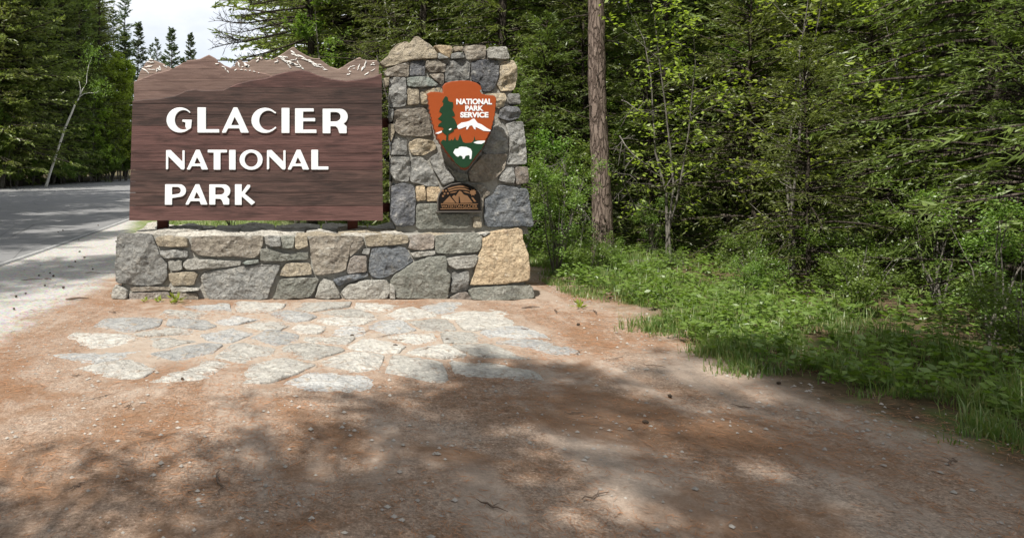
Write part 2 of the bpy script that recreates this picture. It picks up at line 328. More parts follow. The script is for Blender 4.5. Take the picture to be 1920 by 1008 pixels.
# ------------------------------------------------------------------ masonry
def chaikin(p, k=1, q=.25):
    for _ in range(k):
        o = []
        for i in range(len(p)):
            a, b = np.array(p[i], float), np.array(p[(i+1) % len(p)], float)
            o += [a*(1-q)+b*q, a*q+b*(1-q)]
        p = o
    return p
def resample(p, d):
    o = []
    for i in range(len(p)):
        a, b = np.array(p[i], float), np.array(p[(i+1) % len(p)], float); L = np.linalg.norm(b-a); m = max(1, int(round(L/d)))
        o += [a+(b-a)*j/m for j in range(m)]
    return o
def stone_mesh(poly, mapf, nrm, unit, seed, h=.045, back=.12, rough=1., mat=None, root=None, step=.022):
    """poly in 2-D, mapf -> 3-D point on the wall face, unit = metres per 2-D unit"""
    rs = random.Random(seed); p = resample(chaikin(poly, 1, .09), step/unit); n = len(p); c = sum(p)/n
    so_ = Vector((seed*3.17, seed*1.3, seed*.7)); nv = Vector(nrm).normalized()
    span = max(np.linalg.norm(q-c) for q in p)*unit; rings = [1, 1, .985, .94, .87] + [f for f in np.linspace(.77, .14, max(2, int(span/.03)))]
    C3 = Vector(mapf(*c)); sp = min(.16, span)
    fac = []                                             # a few tilted cleavage planes, the lowest one wins
    for _ in range(4):
        g = Vector((rs.uniform(-1, 1), rs.uniform(-1, 1), rs.uniform(-1, 1)))*.30*rough; fac.append((g, rs.uniform(.0, .35)*sp*.2))
    def face(w3):
        d = w3-C3; f = min(min(d.dot(g)+o for g, o in fac), .02)
        return max(f, -.035) + noise.noise(w3*6+so_)*.014*rough + (noise.noise(w3*17+so_)*.009-abs(noise.noise(w3*11-so_))*.014+noise.noise(w3*38+so_)*.006)*rough
    V = []
    for k, f in enumerate(rings):
        for q in p:
            w3 = Vector(mapf(*q)); e = (noise.noise(w3*11+so_)*.009+noise.noise(w3*31+so_)*.006+.005)/unit
            d = q-c; L = np.linalg.norm(d)+1e-9; qq = c+d*(f*(1+e/L) if k < 5 else f); w3 = Vector(mapf(*qq))
            if k == 0: off = -back
            elif k == 1: off = h*.2+face(w3)*.3
            else: off = h*{2: .88, 3: .98}.get(k, 1.)+face(w3)*(.8 if k == 2 else 1)
            V.append(w3+nv*off)
    V.append(C3+nv*(h+face(C3)))
    F = []
    for k in range(len(rings)-1):
        for i in range(n): j = (i+1) % n; F.append((k*n+i, (k+1)*n+i, (k+1)*n+j, k*n+j))
    k = len(rings)-1
    for i in range(n): F.append((k*n+i, len(V)-1, k*n+(i+1) % n))
    if root: V = rel(V, root)
    return pymesh('stone', V, F, mat, True)
mon = empty('stone_monument', (.3, 8.7, 0), 'mortared fieldstone wall with a taller tapering pillar at its right end', 'stone wall')
fr = {'A': (200, 400, 5.168), 'B': (460, 400, 5.168), 'C': (720, 400, 5.17), 'D': (700, 60, 4.8), 'E': (700, 240, 4.8), 'X': (0, 0, 1)}
BASE = [
 ('A', 'grey', [(105,200),(430,195),(490,330),(530,430),(585,500),(585,610),(540,680),(440,700),(90,675),(85,450)]),
 ('A', 'pale', [(95,690),(205,740),(200,825),(55,820),(70,730)]),
 ('A', 'brown', [(230,710),(610,712),(615,745),(400,752),(236,755)]),
 ('A', 'pink', [(222,770),(420,765),(600,760),(615,850),(225,850)]),
 ('A', 'tan', [(480,230),(600,215),(785,235),(785,325),(500,315),(480,270)]),
 ('A', 'grey', [(515,360),(785,360),(785,425),(560,435),(530,410)]),
 ('A', 'pale', [(600,460),(730,455),(735,540),(650,555),(615,545)]),
 ('A', 'pale', [(745,480),(790,440),(1100,455),(1300,460),(1300,500),(1110,520),(790,550),(745,510)]),
 ('A', 'tan', [(610,580),(840,565),(880,590),(850,690),(640,700),(612,640)]),
 ('A', 'pale', [(620,715),(890,720),(905,745),(640,765)]),
 ('A', 'brown', [(630,778),(870,768),(885,840),(640,850)]),
 ('X', 'brown', [(359,445),(400,442),(430,443),(494,441),(493,460),(485,478),(477,484),(440,480),(395,481),(370,477),(359,468)]),
 ('X', 'grey', [(376,520),(386,510),(432,505),(453,500),(480,497),(510,496),(525,498),(523,505),(506,543),(501,560),(460,563),(395,563),(384,545)]),
 ('X', 'teal', [(455,493),(463,489),(484,487),(485,493),(460,496)]),
 ('B', 'grey', [(190,220),(340,220),(343,320),(250,320),(190,290)]),
 ('B', 'green', [(352,220),(478,220),(468,345),(352,335)]),
 ('B', 'tan', [(487,220),(598,215),(605,320),(510,345),(487,330)]),
 ('B', 'green', [(150,345),(210,340),(350,385),(450,400),(520,375),(603,375),(608,445),(400,455),(190,465),(150,455)]),
 ('B', 'tan', [(395,485),(615,480),(640,540),(640,590),(400,610),(335,600),(345,560)]),
 ('B', 'green', [(340,640),(530,620),(700,625),(715,650),(640,790),(600,815),(265,830),(300,750)]),
 ('B', 'brown', [(612,220),(1130,220),(1145,262),(1022,290),(1000,400),(980,470),(970,545),(800,590),(680,600),(645,450)]),
 ('B', 'brown', [(1036,295),(1148,275),(1150,300),(1010,425),(1010,380)]),
 ('B', 'pink', [(1020,440),(1060,415),(1170,415),(1175,565),(990,585),(1000,500)]),
 ('B', 'blue', [(845,640),(1000,600),(1180,570),(1185,610),(960,680),(910,710)]),
 ('B', 'pale', [(680,815),(720,680),(760,635),(840,660),(900,750),(915,815),(800,825)]),
 ('B', 'pale', [(930,760),(1000,690),(1130,650),(1360,645),(1395,690),(1400,760),(1380,825),(970,830)]),
 ('X', 'tan', [(685,441),(720,439),(765,441),(765,455),(748,458),(720,460),(688,462)]),
 ('B', 'grey', [(1125,390),(1150,350),(1205,338),(1192,400)]),
 ('X', 'blue', [(698,467),(712,464),(740,463),(760,464),(768,478),(774,489),(759,500),(740,511),(720,520),(711,522),(698,519),(692,508),(694,480)]),
 ('X', 'pale', [(731,531),(738,537),(741,560),(731,560)]),
 ('C', 'pink', [(250,210),(450,195),(485,215),(485,340),(300,355),(240,335),(255,270)]),
 ('C', 'pale', [(260,380),(420,365),(495,362),(495,400),(290,425)]),
 ('C', 'green', [(75,690),(60,650),(110,590),(290,475),(440,420),(590,410),(605,450),(600,560),(640,590),(628,760),(615,825),(130,825),(90,760)]),
 ('C', 'green', [(500,215),(700,195),(900,190),(940,225),(940,330),(900,375),(620,390),(497,385)]),
 ('C', 'pale', [(615,430),(900,402),(895,470),(870,520),(700,540),(620,500)]),
 ('C', 'grey', [(668,570),(815,560),(825,640),(800,740),(645,770),(652,660)]),
 ('C', 'pink', [(640,812),(720,772),(800,760),(845,830),(650,830)]),
 ('C', 'orange', [(960,235),(1030,205),(1060,170),(1290,145),(1335,162),(1365,330),(1395,400),(1415,650),(1100,685),(832,695),(870,620),(910,420),(950,330)]),
 ('C', 'green', [(820,745),(860,720),(1410,688),(1440,720),(1452,820),(1300,830),(980,850),(855,830)]),
 ('C', 'grey', [(945,196),(1035,185),(962,225)]),
]
PIL = [
 ('D', 'tan', [(62,275),(130,220),(160,170),(220,110),(300,85),(320,110),(370,50),(395,42),(520,125),(572,190),(572,240),(480,248),(460,243),(330,256),(180,300),(110,315)]),
 ('D', 'brown', [(100,350),(180,318),(318,268),(318,398),(210,403),(120,400)]),
 ('D', 'dark', [(332,265),(455,252),(468,290),(455,400),(332,400)]),
 ('D', 'brown', [(480,262),(600,252),(652,268),(648,360),(510,365),(470,320)]),
 ('D', 'brown', [(500,385),(630,375),(632,460),(600,468),(560,440)]),
 ('D', 'teal', [(302,418),(400,408),(500,412),(580,472),(560,492),(400,498),(312,490)]),
 ('D', 'grey', [(152,415),(290,410),(298,600),(285,670),(152,680),(142,520)]),
 ('D', 'tan', [(97,420),(142,415),(138,480),(110,500)]),
 ('D', 'tan', [(312,508),(408,508),(413,652),(307,658)]),
 ('D', 'gold', [(425,545),(500,512),(600,500),(640,540),(540,570),(500,655),(430,650)]),
 ('D', 'orange', [(550,122),(703,132),(703,190),(690,236),(620,205),(575,150)]),
 ('D', 'grey', [(583,190),(678,245),(583,243)]),
 ('D', 'tan', [(716,137),(798,137),(793,178),(730,183)]),
 ('D', 'grey', [(702,200),(800,192),(826,240),(700,245)]),
 ('D', 'brown', [(810,130),(1013,122),(1008,243),(842,248),(822,200)]),
 ('D', 'pale', [(1032,145),(1195,140),(1222,250),(1150,250),(1030,240)]),
 ('D', 'grey', [(672,268),(790,252),(866,278),(862,430),(652,450),(652,380)]),
 ('D', 'dark', [(888,268),(1000,256),(1128,272),(1126,400),(1080,525),(985,535),(960,450),(888,440)]),
 ('D', 'gold', [(1148,268),(1258,258),(1288,330),(1293,400),(1268,518),(1152,535),(1118,470),(1142,400)]),
 ('D', 'gold', [(1000,560),(1180,550),(1198,590),(1168,680),(1110,690),(1060,640)]),
 ('D', 'grey', [(1212,560),(1306,560),(1320,645),(1222,650)]),
 ('D', 'dark', [(1140,705),(1200,675),(1300,675),(1328,740),(1308,775),(1200,798),(1130,770)]),
 ('X', 'grey', [(948,232),(981,227),(985,268),(988,308),(950,308),(956,292),(956,262)]),
 ('D', 'brown', [(192,702),(460,685),(500,760),(528,925),(400,943),(240,928),(192,880),(180,800)]),
 ('D', 'grey', [(140,700),(180,692),(172,800),(148,812)]),
 ('D', 'tan', [(140,830),(180,830),(190,900),(160,990),(145,940)]),
 ('X', 'grey', [(926,236),(944,233),(953,250),(952,284),(930,289),(905,286)]),
 ('X', 'brown', [(904,290),(951,288),(946,316),(926,337),(882,341),(878,322)]),
 ('X', 'grey', [(832,190),(922,182),(924,233),(836,240)]),
 ('X', 'brown', [(838,246),(918,240),(896,288),(870,312),(846,300),(840,270)]),
 ('E', 'grey', [(178,105),(298,105),(302,242),(158,243),(168,170)]),
 ('E', 'gold', [(330,130),(380,103),(520,112),(565,150),(560,190),(440,248),(350,238),(327,190)]),
 ('E', 'grey', [(160,262),(330,265),(322,480),(205,480),(152,400)]),
 ('E', 'grey', [(342,270),(440,262),(478,300),(555,430),(585,515),(520,525),(335,488)]),
 ('E', 'grey', [(505,282),(590,218),(640,320),(735,478),(622,515),(562,400)]),
 ('E', 'green', [(655,330),(700,400),(845,410),(845,478),(752,483)]),
 ('E', 'dark', [(165,522),(270,495),(368,525),(382,640),(368,878),(205,888),(152,800),(160,640)]),
 ('E', 'orange', [(380,525),(458,515),(468,648),(392,656)]),
 ('E', 'orange', [(482,535),(598,532),(590,658),(484,660)]),
 ('E', 'green', [(390,685),(580,680),(592,768),(868,775),(868,897),(600,905),(387,905)]),
 ('E', 'brown', [(603,530),(980,505),(1055,588),(990,636),(980,755),(603,755)]),
 ('E', 'tan', [(902,805),(960,800),(975,893),(900,897)]),
 ('E', 'blue', [(1003,642),(1080,602),(1132,515),(1280,535),(1388,545),(1438,860),(1438,888),(1003,888)]),
 ('E', 'grey', [(1124,462),(1202,358),(1262,355),(1266,495),(1182,492)]),
 ('E', 'pink', [(1278,355),(1388,355),(1393,488),(1282,510)]),
]
BA, BB = 8.24, .13
PA, PB = 8.82, .045
sid = 1
def add_stones(lst, a, b, h):
    global sid
    for f, mname, poly in lst:
        ox, oy, s = fr[f]; pp = [(ox+u/s, oy+v/s) for u, v in poly]
        rg = 1.25 if mname in ('dark', 'blue', 'brown', 'gold', 'grey') else .75
        me = stone_mesh(pp, lambda x, y: on_plane(x, y, a, b), (0, -1, b), a/FPX, sid, h=h*random.Random(sid).uniform(.75, 1.25), mat=ST[mname], root=mon, rough=rg)
        link('stone', me, mon); sid += 1
random.seed(4)
add_stones(BASE, BA, BB, .05); add_stones(PIL, PA, PB, .042)
# mortar cores (tapered blocks)
def taper(x0b, x1b, y0b, y1b, z0, x0t, x1t, y0t, y1t, z1, name='mortar_core', mat=MORTAR, steps=18):
    V = []
    for k in range(steps+1):
        a = k/steps
        for (xb, xt), (yb, yt) in (((x0b, x0t), (y0b, y0t)), ((x1b, x1t), (y0b, y0t)), ((x1b, x1t), (y1b, y1t)), ((x0b, x0t), (y1b, y1t))):
            V.append((xb*(1-a)+xt*a, yb*(1-a)+yt*a, z0*(1-a)+z1*a))
    F = [(4*k+i, 4*k+(i+1) % 4, 4*k+4+(i+1) % 4, 4*k+4+i) for k in range(steps) for i in range(4)]+[(3, 2, 1, 0), tuple(4*steps+i for i in range(4))]
    link(name, pymesh(name, rel(V, mon), F, mat), mon)
bl0, bl1 = on_plane(218, 560, BA, BB), on_plane(226, 438, BA, BB)
br0, br1 = on_plane(998, 560, BA, BB), on_plane(980, 433, BA, BB)
ZT = bl1.z-.035
taper(bl0.x+.05, br0.x-.05, BA+.038, 9.55, -.1, bl1.x+.05, br1.x-.04, BA+BB*ZT+.038, 9.40, ZT)
pl0, pr0 = on_plane(731, 428, PA, PB), on_plane(999, 428, PA, PB)
pl1, pr1 = on_plane(727, 95, PA, PB), on_plane(952, 95, PA, PB)
def pilx(z): a = (z-pl0.z)/(pl1.z-pl0.z); return pl0.x*(1-a)+pl1.x*a, pr0.x*(1-a)+pr1.x*a
taper(pl0.x+.085, pr0.x-.05, PA+PB*pl0.z+.034, 9.72, ZT-.02, pl1.x+.09, pr1.x-.06, PA+PB*pl1.z+.034, 9.62, pl1.z-.06)
# a buttress carrying the rear of the pillar
taper(pl0.x+.0, br0.x-.07, 9.5, 9.86, -.1, pl0.x+.02, pr0.x-.04, 9.35, 9.78, ZT+.001)
def course(o, u, v, nrm, lu, lv, seed, rows, taperf=None, mats=('grey', 'brown', 'pale', 'green', 'blue', 'tan', 'pink'), h=.04, back=.1, lo=.22, hi=.5, st=.035):
    """random coursed stones on a rectangle o + a*u + b*v (metres)"""
    global sid
    rs = random.Random(seed); b = 0; hs = [rs.uniform(.7, 1.3) for _ in range(rows)]; k = lv/sum(hs)
    for r in range(rows):
        hh = hs[r]*k; a = 0.
        while a < lu-.04:
            wd = rs.uniform(lo, hi)
            if lu-(a+wd) < lo*.7: wd = lu-a
            g = .013
            q = [(a+g+rs.uniform(0, .02), b+g+rs.uniform(0, .015)), (a+wd*.5, b+g+rs.uniform(-.01, .015)), (a+wd-g-rs.uniform(0, .02), b+g), (a+wd-g, b+hh-g-rs.uniform(0, .02)), (a+wd*.45, b+hh-g+rs.uniform(-.015, .005)), (a+g, b+hh-g)]
            me = stone_mesh(q, lambda x, y: Vector(o)+Vector(u)*x+Vector(v)*y, nrm, 1., sid, h=h*rs.uniform(.7, 1.2), back=back, mat=ST[rs.choice(mats)], root=mon, rough=.9, step=st)
            link('stone', me, mon); sid += 1; a += wd
        b += hh
# left and right flanks of the base, left and right flanks of the pillar, tops
course((bl0.x+.045, 9.5, 0), (0, -1, 0), ((bl1.x-bl0.x)/ZT, .04, 1), (-1, 0, .06), 1.14, ZT, 11, 3)
course((br0.x-.045, 8.34, 0), (0, 1, 0), ((br1.x-br0.x)/ZT, .02, 1), (1, 0, .12), 1.45, ZT, 12, 4)
course((pl0.x+.085, 9.66, pl0.z), (0, -1, 0), ((pl1.x-pl0.x)/2.4, 0, 1), (-1, 0, 0), .70, 2.26, 13, 8, h=.02, mats=('dark', 'blue', 'grey', 'green'))  # left pillar flank: darker stone colours imitate deep shade beside the panel
course((pr0.x-.05, 8.95, pl0.z), (0, 1, 0), ((pr1.x-pr0.x)/2.35, 0, 1), (1, 0, .12), .72, 2.22, 14, 8, h=.035)
course((pl1.x+.10, 8.97, pl1.z-.075), (1, 0, 0), (0, 1, 0), (0, 0, 1), pr1.x-pl1.x-.2, .62, 15, 2, h=.05, lo=.3)
course((bl1.x+.04, bl1.y+.035, ZT-.004), (1, 0, 0), (0, 1, .055), (0, -.055, 1), pl0.x-bl1.x+.12, 1.08, 16, 3, h=.036, lo=.35, hi=.9, mats=('sunlit_cap', 'sunlit_cap', 'tan', 'sunlit_cap'), back=.12, st=.04)
course((pl0.x+.16, bl1.y+.035, ZT), (1, 0, 0), (0, 1, 0), (0, 0, 1), br1.x-pl0.x-.18, .42, 17, 1, h=.03, lo=.35, hi=.7, mats=('sunlit_cap', 'tan'), back=.05, st=.05)

# ------------------------------------------------------------------ outlines filled and extruded
def round_poly(p, r):
    o = []
    n = len(p)
    for i in range(n):
        a, b, c = (np.array(p[(i+k) % n], float) for k in (-1, 0, 1)); u, v = a-b, c-b; lu, lv = np.linalg.norm(u), np.linalg.norm(v)
        if lu < 1e-6 or lv < 1e-6: continue
        if np.dot(u, v)/(lu*lv) < -.93: o.append(b); continue
        rr = min(r, lu*.45, lv*.45); s, e = b+u/lu*rr, b+v/lv*rr
        for k in range(4): q = k/3; o.append(s*(1-q)**2+b*2*q*(1-q)+e*q*q)
    return o
def plate(name, contours, Yf, thick, mat, root, frame=(0, 0, 1), bevel=.004, rnd=0., parent=None):
    """contours in photo-frame units on the plane y = Yf (front); returns object"""
    ox, oy, s = frame
    cd = bpy.data.curves.new('tmp', 'CURVE'); cd.dimensions = '2D'; cd.fill_mode = 'BOTH'; cd.extrude = max(1e-4, thick/2-bevel); cd.bevel_depth = bevel; cd.bevel_resolution = 1; cd.offset = -bevel
    for c in contours:
        if rnd: c = round_poly(c, rnd)
        sp = cd.splines.new('POLY'); sp.points.add(len(c)-1)
        for q, (u, v) in zip(sp.points, c):
            p3 = P(ox+u/s, oy+v/s, Yf); q.co = (p3.x, p3.z, 0, 1)
        sp.use_cyclic_u = True
    to = bpy.data.objects.new('tmp', cd); COL.objects.link(to); dg = bpy.context.evaluated_depsgraph_get(); me = bpy.data.meshes.new_from_object(to.evaluated_get(dg))
    bpy.data.objects.remove(to); bpy.data.curves.remove(cd)
    n = len(me.vertices); co = np.empty(n*3, np.float32); me.vertices.foreach_get('co', co); co = co.reshape(-1, 3)
    L = root.location; W = np.stack([co[:, 0]-L.x, Yf+thick/2-co[:, 2]-L.y, co[:, 1]-L.z], -1); me.vertices.foreach_set('co', W.astype(np.float32).ravel())
    me.materials.clear(); me.materials.append(mat); me.name = name; me.flip_normals() if False else None; me.update()
    return link(name, me, parent or root)
def text_mesh(name, txt, px0, px1, py0, py1, Yf, thick, mat, root, weight=.02):
    cd = bpy.data.curves.new('tmp', 'FONT'); cd.body = txt; cd.size = 1; cd.extrude = .01; cd.offset = weight
    to = bpy.data.objects.new('tmp', cd); COL.objects.link(to); dg = bpy.context.evaluated_depsgraph_get(); me = bpy.data.meshes.new_from_object(to.evaluated_get(dg))
    bpy.data.objects.remove(to); bpy.data.curves.remove(cd)
    n = len(me.vertices); co = np.empty(n*3, np.float32); me.vertices.foreach_get('co', co); co = co.reshape(-1, 3)
    lo, hi = co.min(0), co.max(0); a, b = P(px0, py1, Yf), P(px1, py0, Yf)
    x = a.x+(co[:, 0]-lo[0])/(hi[0]-lo[0])*(b.x-a.x); z = a.z+(co[:, 1]-lo[1])/(hi[1]-lo[1])*(b.z-a.z); y = Yf+(.5-(co[:, 2]-lo[2])/(hi[2]-lo[2]))*thick+thick/2
    L = root.location; me.vertices.foreach_set('co', np.stack([x-L.x, y-L.y, z-L.z], -1).astype(np.float32).ravel()); me.materials.clear(); me.materials.append(mat); me.update(); me.name = name
    return link(name, me, root)

# ------------------------------------------------------------------ wooden sign
YP = 8.74
sgn = empty('wooden_sign', (P(480, 415, YP).x, YP+.1, ZT+.03), 'brown plank sign with raised white letters and a carved mountain ridge top', 'sign')
def plank_layer(top, left, right, seams, bottom, y0, y1, mats):
    tx = [p[0] for p in top]; ty = [p[1] for p in top]
    lev = [bottom]+sorted(seams, reverse=True)+[min(ty)-2]
    for k in range(len(lev)-1):
        lo, hi = lev[k], lev[k+1]                    # pixel rows, lo is the lower edge
        xl = left(.5*(lo+hi)); xr = right(.5*(lo+hi)); xs = np.unique(np.concatenate([np.linspace(xl, xr, 70), [x for x in tx if xl < x < xr]]))
        run = []; runs = []
        for x in xs:
            t = np.interp(x, tx, ty)
            if t < lo-.4: run.append((x, max(t, hi)))
            else:
                if len(run) > 1: runs.append(run)
                run = []
        if len(run) > 1: runs.append(run)
        rr = random.Random(k*7+int(y0*1000)); dy = rr.uniform(-.0025, .0025)
        for run in runs:
            V = []; g = .42 if round(lo) in (215, 319, 361, 386) else .16; wob = rr.random()*9
            for x, t in run:
                for Y in (y0+dy, y1):
                    xa = left(lo)+(x-xl)*(right(lo)-left(lo))/(xr-xl); wv = .25*noise.noise(Vector((x*.03, wob, lo)))
                    xb = left(t)+(x-xl)*(right(t)-left(t))/(xr-xl)
                    p = P(xa, lo-g+wv, YP); q = P(xb, t+(g if t == hi else 2.0 if Y < y1 else -.2)+wv, YP)
                    for s in (p, q): V.append((s.x, Y, s.z))
                q2 = P(xb, t+(g if t == hi else 0)+wv, YP); V.append((q2.x, y0+dy+(.002 if t == hi else .012), q2.z))
            n = len(run); F = []
            for i in range(n-1):
                a = i*5; b = a+5
                F += [(a, b, b+1, a+1), (a+3, b+3, b+2, a+2), (a+1, b+1, b+4, a+4), (a+4, b+4, b+3, a+3), (a+2, b+2, b, a)]
            F += [(0, 1, 4, 3, 2), (5*n-5+2, 5*n-5+3, 5*n-5+4, 5*n-5+1, 5*n-5)]
            link('plank', pymesh('plank', rel(V, sgn), F, mats(lo, hi, rr)), sgn)
T1 = [(240,189.5),(247,189),(269,186.5),(297,185),(328,179.5),(348,170),(366,167),(376.5,170),(419,168),(444,157),(469,150.6),(500,146),(519,139),(542,133.5),(563,131),(577,133.5),(596,141),(621,148),(649,151.5),(683,147.5),(703,143),(714,138),(722,136)]
T2 = [(244,153),(248.5,152),(259,147.5),(269,144),(287.5,136.5),(314,130),(333,121),(348.5,111.5),(373,109),(390,101),(401.5,107),(419,121),(430,125.5),(450,128),(481,133),(500,137),(530,150),(720,170)]
T3 = [(250,152),(253,148),(258,133),(262.5,125.6),(269,115),(278,107.7),(287.5,111.5),(297,115),(306,118),(317,125.6),(330,129),(428,129),(433,122.5),(440.6,114.7),(448,109),(455,114),(465.6,113),(478,105),(489,103.5),(499,110.8),(514,107),(527,99),(539,91),(548,85),(552,86),(558,92),(574,101.4),(588,107),(600,107),(609.7,116),(620.6,122.5),(634.7,127),(645.6,121),(655,114.7),(667.5,108.4),(675,104.5),(688,110.8),(708,110),(711,115)]
def m1(lo, hi, rr): return W_DARK if (hi > 317 and hi < 385) or (hi < 200 and hi > 160) or (hi > 185 and hi < 216) else W_MAIN
lft = lambda y: 248.5-(y-187)*.028; rgt = lambda y: 716-(187-y)*.009
plank_layer(T1, lft, rgt, [386, 361, 340, 319, 303, 287, 272, 254, 236, 215, 194, 164], 413.5, YP, YP+.055, m1)
bk_ = MB(); _a, _b = P(252, 411, YP), P(712, 188, YP); bk_.box(_a.x-sgn.location.x, _b.x-sgn.location.x, YP+.0555-sgn.location.y, YP+.058-sgn.location.y, _a.z-sgn.location.z, P(0, 200, YP).z-sgn.location.z); link('backing_board', bk_.mesh('backing_board', W_DARK), sgn)
plank_layer(T2, lambda y: 248.6, lambda y: 560, [170, 151, 146, 127, 115], 196, YP+.060, YP+.10, lambda a, b, r: W_LITE)
plank_layer(T3, lambda y: 252, lambda y: 711.5, [150, 136, 122, 109], 196, YP+.102, YP+.14, lambda a, b, r: W_BACK)
# white carved snow patches: (x, y, length, angle in degrees, width) in photo pixels
def snow(lst, Y):
    rr = random.Random(5)
    for x, y, L, a, wd in lst:
        m = MB()
        ca, sa = math.cos(R(a)), math.sin(R(a)); n = 5; V = []
        for k in range(n+1):
            s = (k/n-.5)*L; hw = wd*.42*(.35+.65*math.sin(math.pi*min(1, max(0, (k+.3)/(n+.6)))))*rr.uniform(.7, 1.3); o = rr.uniform(-.25, .25)*wd
            for q in (-1, 1): V.append((x+s*ca-(q*hw+o)*sa, y+s*sa+(q*hw+o)*ca))
        W = [P(u, v, YP) for u, v in V]; L_ = sgn.location
        W3 = [(p.x-L_.x, Y-L_.y, p.z-L_.z) for p in W]+[(p.x-L_.x, Y+.006-L_.y, p.z-L_.z) for p in W]; c = len(V)
        F = [(2*k, 2*k+1, 2*k+3, 2*k+2) for k in range(n)]+[(c+2*k, 2*k+c+2, 2*k, 2*k) if False else (2*k, 2*k+2, c+2*k+2, c+2*k) for k in range(n)]+[(2*k+1, c+2*k+1, c+2*k+3, 2*k+3) for k in range(n)]
        m.add(W3, F); link('snow_patch', m.mesh('snow_patch', SNOWP), sgn)
def zz(o, lst): return [(o[0]+x/6.4, o[1]+y/6.4, L/6.4, a, wd/6.4) for x, y, L, a, wd in lst]
s3 = zz((200, 60), [(510,315,50,15,22),(500,350,90,5,16),(480,400,95,-12,20),(440,450,110,40,20),(510,438,110,3,10),(590,435,60,-50,34),(620,415,50,60,18),(680,400,60,40,14),(600,440,60,10,20),(1575,375,75,70,20),(1665,385,80,50,34),(1680,395,50,-10,26),(1620,405,22,0,18),(1840,300,34,30,24),(1800,328,40,-35,18)])
s3 += zz((480, 60), [(440,230,70,40,22),(470,265,110,22,26),(540,285,110,25,26),(600,320,120,15,24),(660,345,80,20,20),(300,295,90,25,24),(340,285,80,10,14),(335,330,110,35,26),(400,350,130,25,24),(450,375,110,12,26),(500,350,50,60,16),(530,395,60,60,14),(520,410,100,12,12),(390,385,60,50,16),(405,412,30,40,14),(240,345,50,-20,18),(255,330,30,40,16),(430,325,70,-5,12),(480,312,40,-60,12),(550,425,50,30,14),(710,375,90,15,22),(760,380,50,5,14),(750,405,80,15,16),(810,415,60,35,12),(830,440,60,15,14),(700,390,50,30,16),(1160,400,70,-15,12),(1120,430,35,-40,16),(1180,425,26,0,12),(1133,462,26,0,16),(1115,498,44,-15,20),(1240,410,80,-70,18),(1285,425,60,-70,26),(1318,375,90,-75,20),(1415,360,24,0,18),(1395,380,30,-20,14),(1425,380,20,0,12),(1410,445,60,-25,12),(1335,490,64,-35,16),(20,300,40,-10,22),(35,300,22,0,20)])
s2 = zz((200, 60), [(1315,375,40,5,14),(1390,412,34,20,16),(1418,435,40,60,14),(1448,470,34,65,16),(1540,450,34,-25,14),(1612,446,34,8,14),(1662,450,28,8,12),(1715,456,22,10,14),(1765,468,34,10,10),(1820,485,18,0,10)])
snow(s3, YP+.0965)
snow(s2, YP+.0545)
# letters
def arc(cx, cy, rx, ry, a0, a1, n=20): return [(cx+rx*math.cos(R(a0+(a1-a0)*k/n)), cy-ry*math.sin(R(a0+(a1-a0)*k/n))) for k in range(n+1)]
def A_(x0, x1, ax, y0, y1, th, tn):      # thin left leg, thick right leg
    H = y1-y0
    outer = [(ax-14, y0), (ax+14, y0), (x1, y1-3), (x1-6, y1), (x1-th, y1), (x1-th-H*.065, y1-H*.17), (x0+H*.25, y1-H*.17), (x0+tn+1, y1), (x0+4, y1+1), (x0, y1-5)]
    hole = [(ax-6, y0+H*.38), (ax+H*.145, y1-H*.30), (ax-H*.165, y1-H*.30)]
    return [outer, hole]
GL = {}
G_ = arc(412, 174, 97, 91, 38, 300, 34)+[(493, 232), (499, 172), (430, 171), (428, 186), (452, 192), (450, 222)]+arc(438, 173, 62, 70, -60, -318, 26)[1:]
C_ = arc(1025, 177, 98, 91, 42, 318, 34)+[(1108, 234), (1102, 220)]+arc(1048, 177, 64, 70, -48, -312, 26)+[(1104, 128), (1105, 116)]
E_ = [(1241, 90), (1376, 90), (1378, 113), (1300, 114), (1300, 160), (1387, 160), (1387, 184), (1300, 184), (1300, 243), (1396, 243), (1397, 268), (1241, 268)]
def R2(x, xs, xr, y0, y1, tn):           # R: stem x..xs, bowl to xr
    H = y1-y0; yb = y0+H*.64; r = (yb-y0)/2; cxo = xr-r*1.02
    o = [(x, y0)]+arc(cxo, y0+r, r*1.02, r, 90, -62, 12)+[(xr-8, y0+H*.72), (xr-8, y1-3), (xr-14, y1), (xr-62*H/178, y1), (xr-74*H/178, y0+H*.80), (xr-88*H/178, y0+H*.72), (xs, y0+H*.71), (xs, y1), (x, y1)]
    h = [(xs, y0+tn)]+arc(cxo-.17*H, y0+r*1.02, r*.62, r-tn*.98, 90, -90, 10)+[(xs, yb-tn*.9)]
    return [o, h]
letters = [('G', [G_]), ('L', [[(538, 83), (600, 83), (600, 240), (695, 240), (697, 265), (538, 265)]]), ('A', A_(714, 909, 812, 83, 266, 58, 28)), ('C', [C_]),
 ('I', [[(1144, 87), (1202, 87), (1202, 268), (1144, 268)]]), ('E', [E_]), ('R', R2(1440, 1497, 1622, 93, 270, 24))]
def N_(d): return [[(312+d, 391), (345+d, 389), (430+d, 474), (430+d, 392), (447+d, 392), (447+d, 522), (440+d, 532), (422+d, 530), (329+d, 436), (329+d, 524), (320+d, 531), (311+d, 529)]]
letters += [('N', N_(0)), ('A', A_(462, 615, 541, 388, 531, 46, 22)), ('T', [[(612, 388), (752, 388), (752, 408), (705, 409), (705, 532), (655, 532), (655, 409), (612, 408)]]),
 ('I', [[(766, 389), (814, 389), (814, 532), (766, 532)]]), ('O', [arc(925, 460, 84, 73, 0, 342, 34), arc(926, 460, 47, 51, 0, 342, 26)]), ('N', N_(727)), ('A', A_(1189, 1343, 1267, 388, 531, 46, 22)),
 ('L', [[(1358, 388), (1408, 388), (1408, 508), (1482, 508), (1483, 531), (1358, 531)]])]
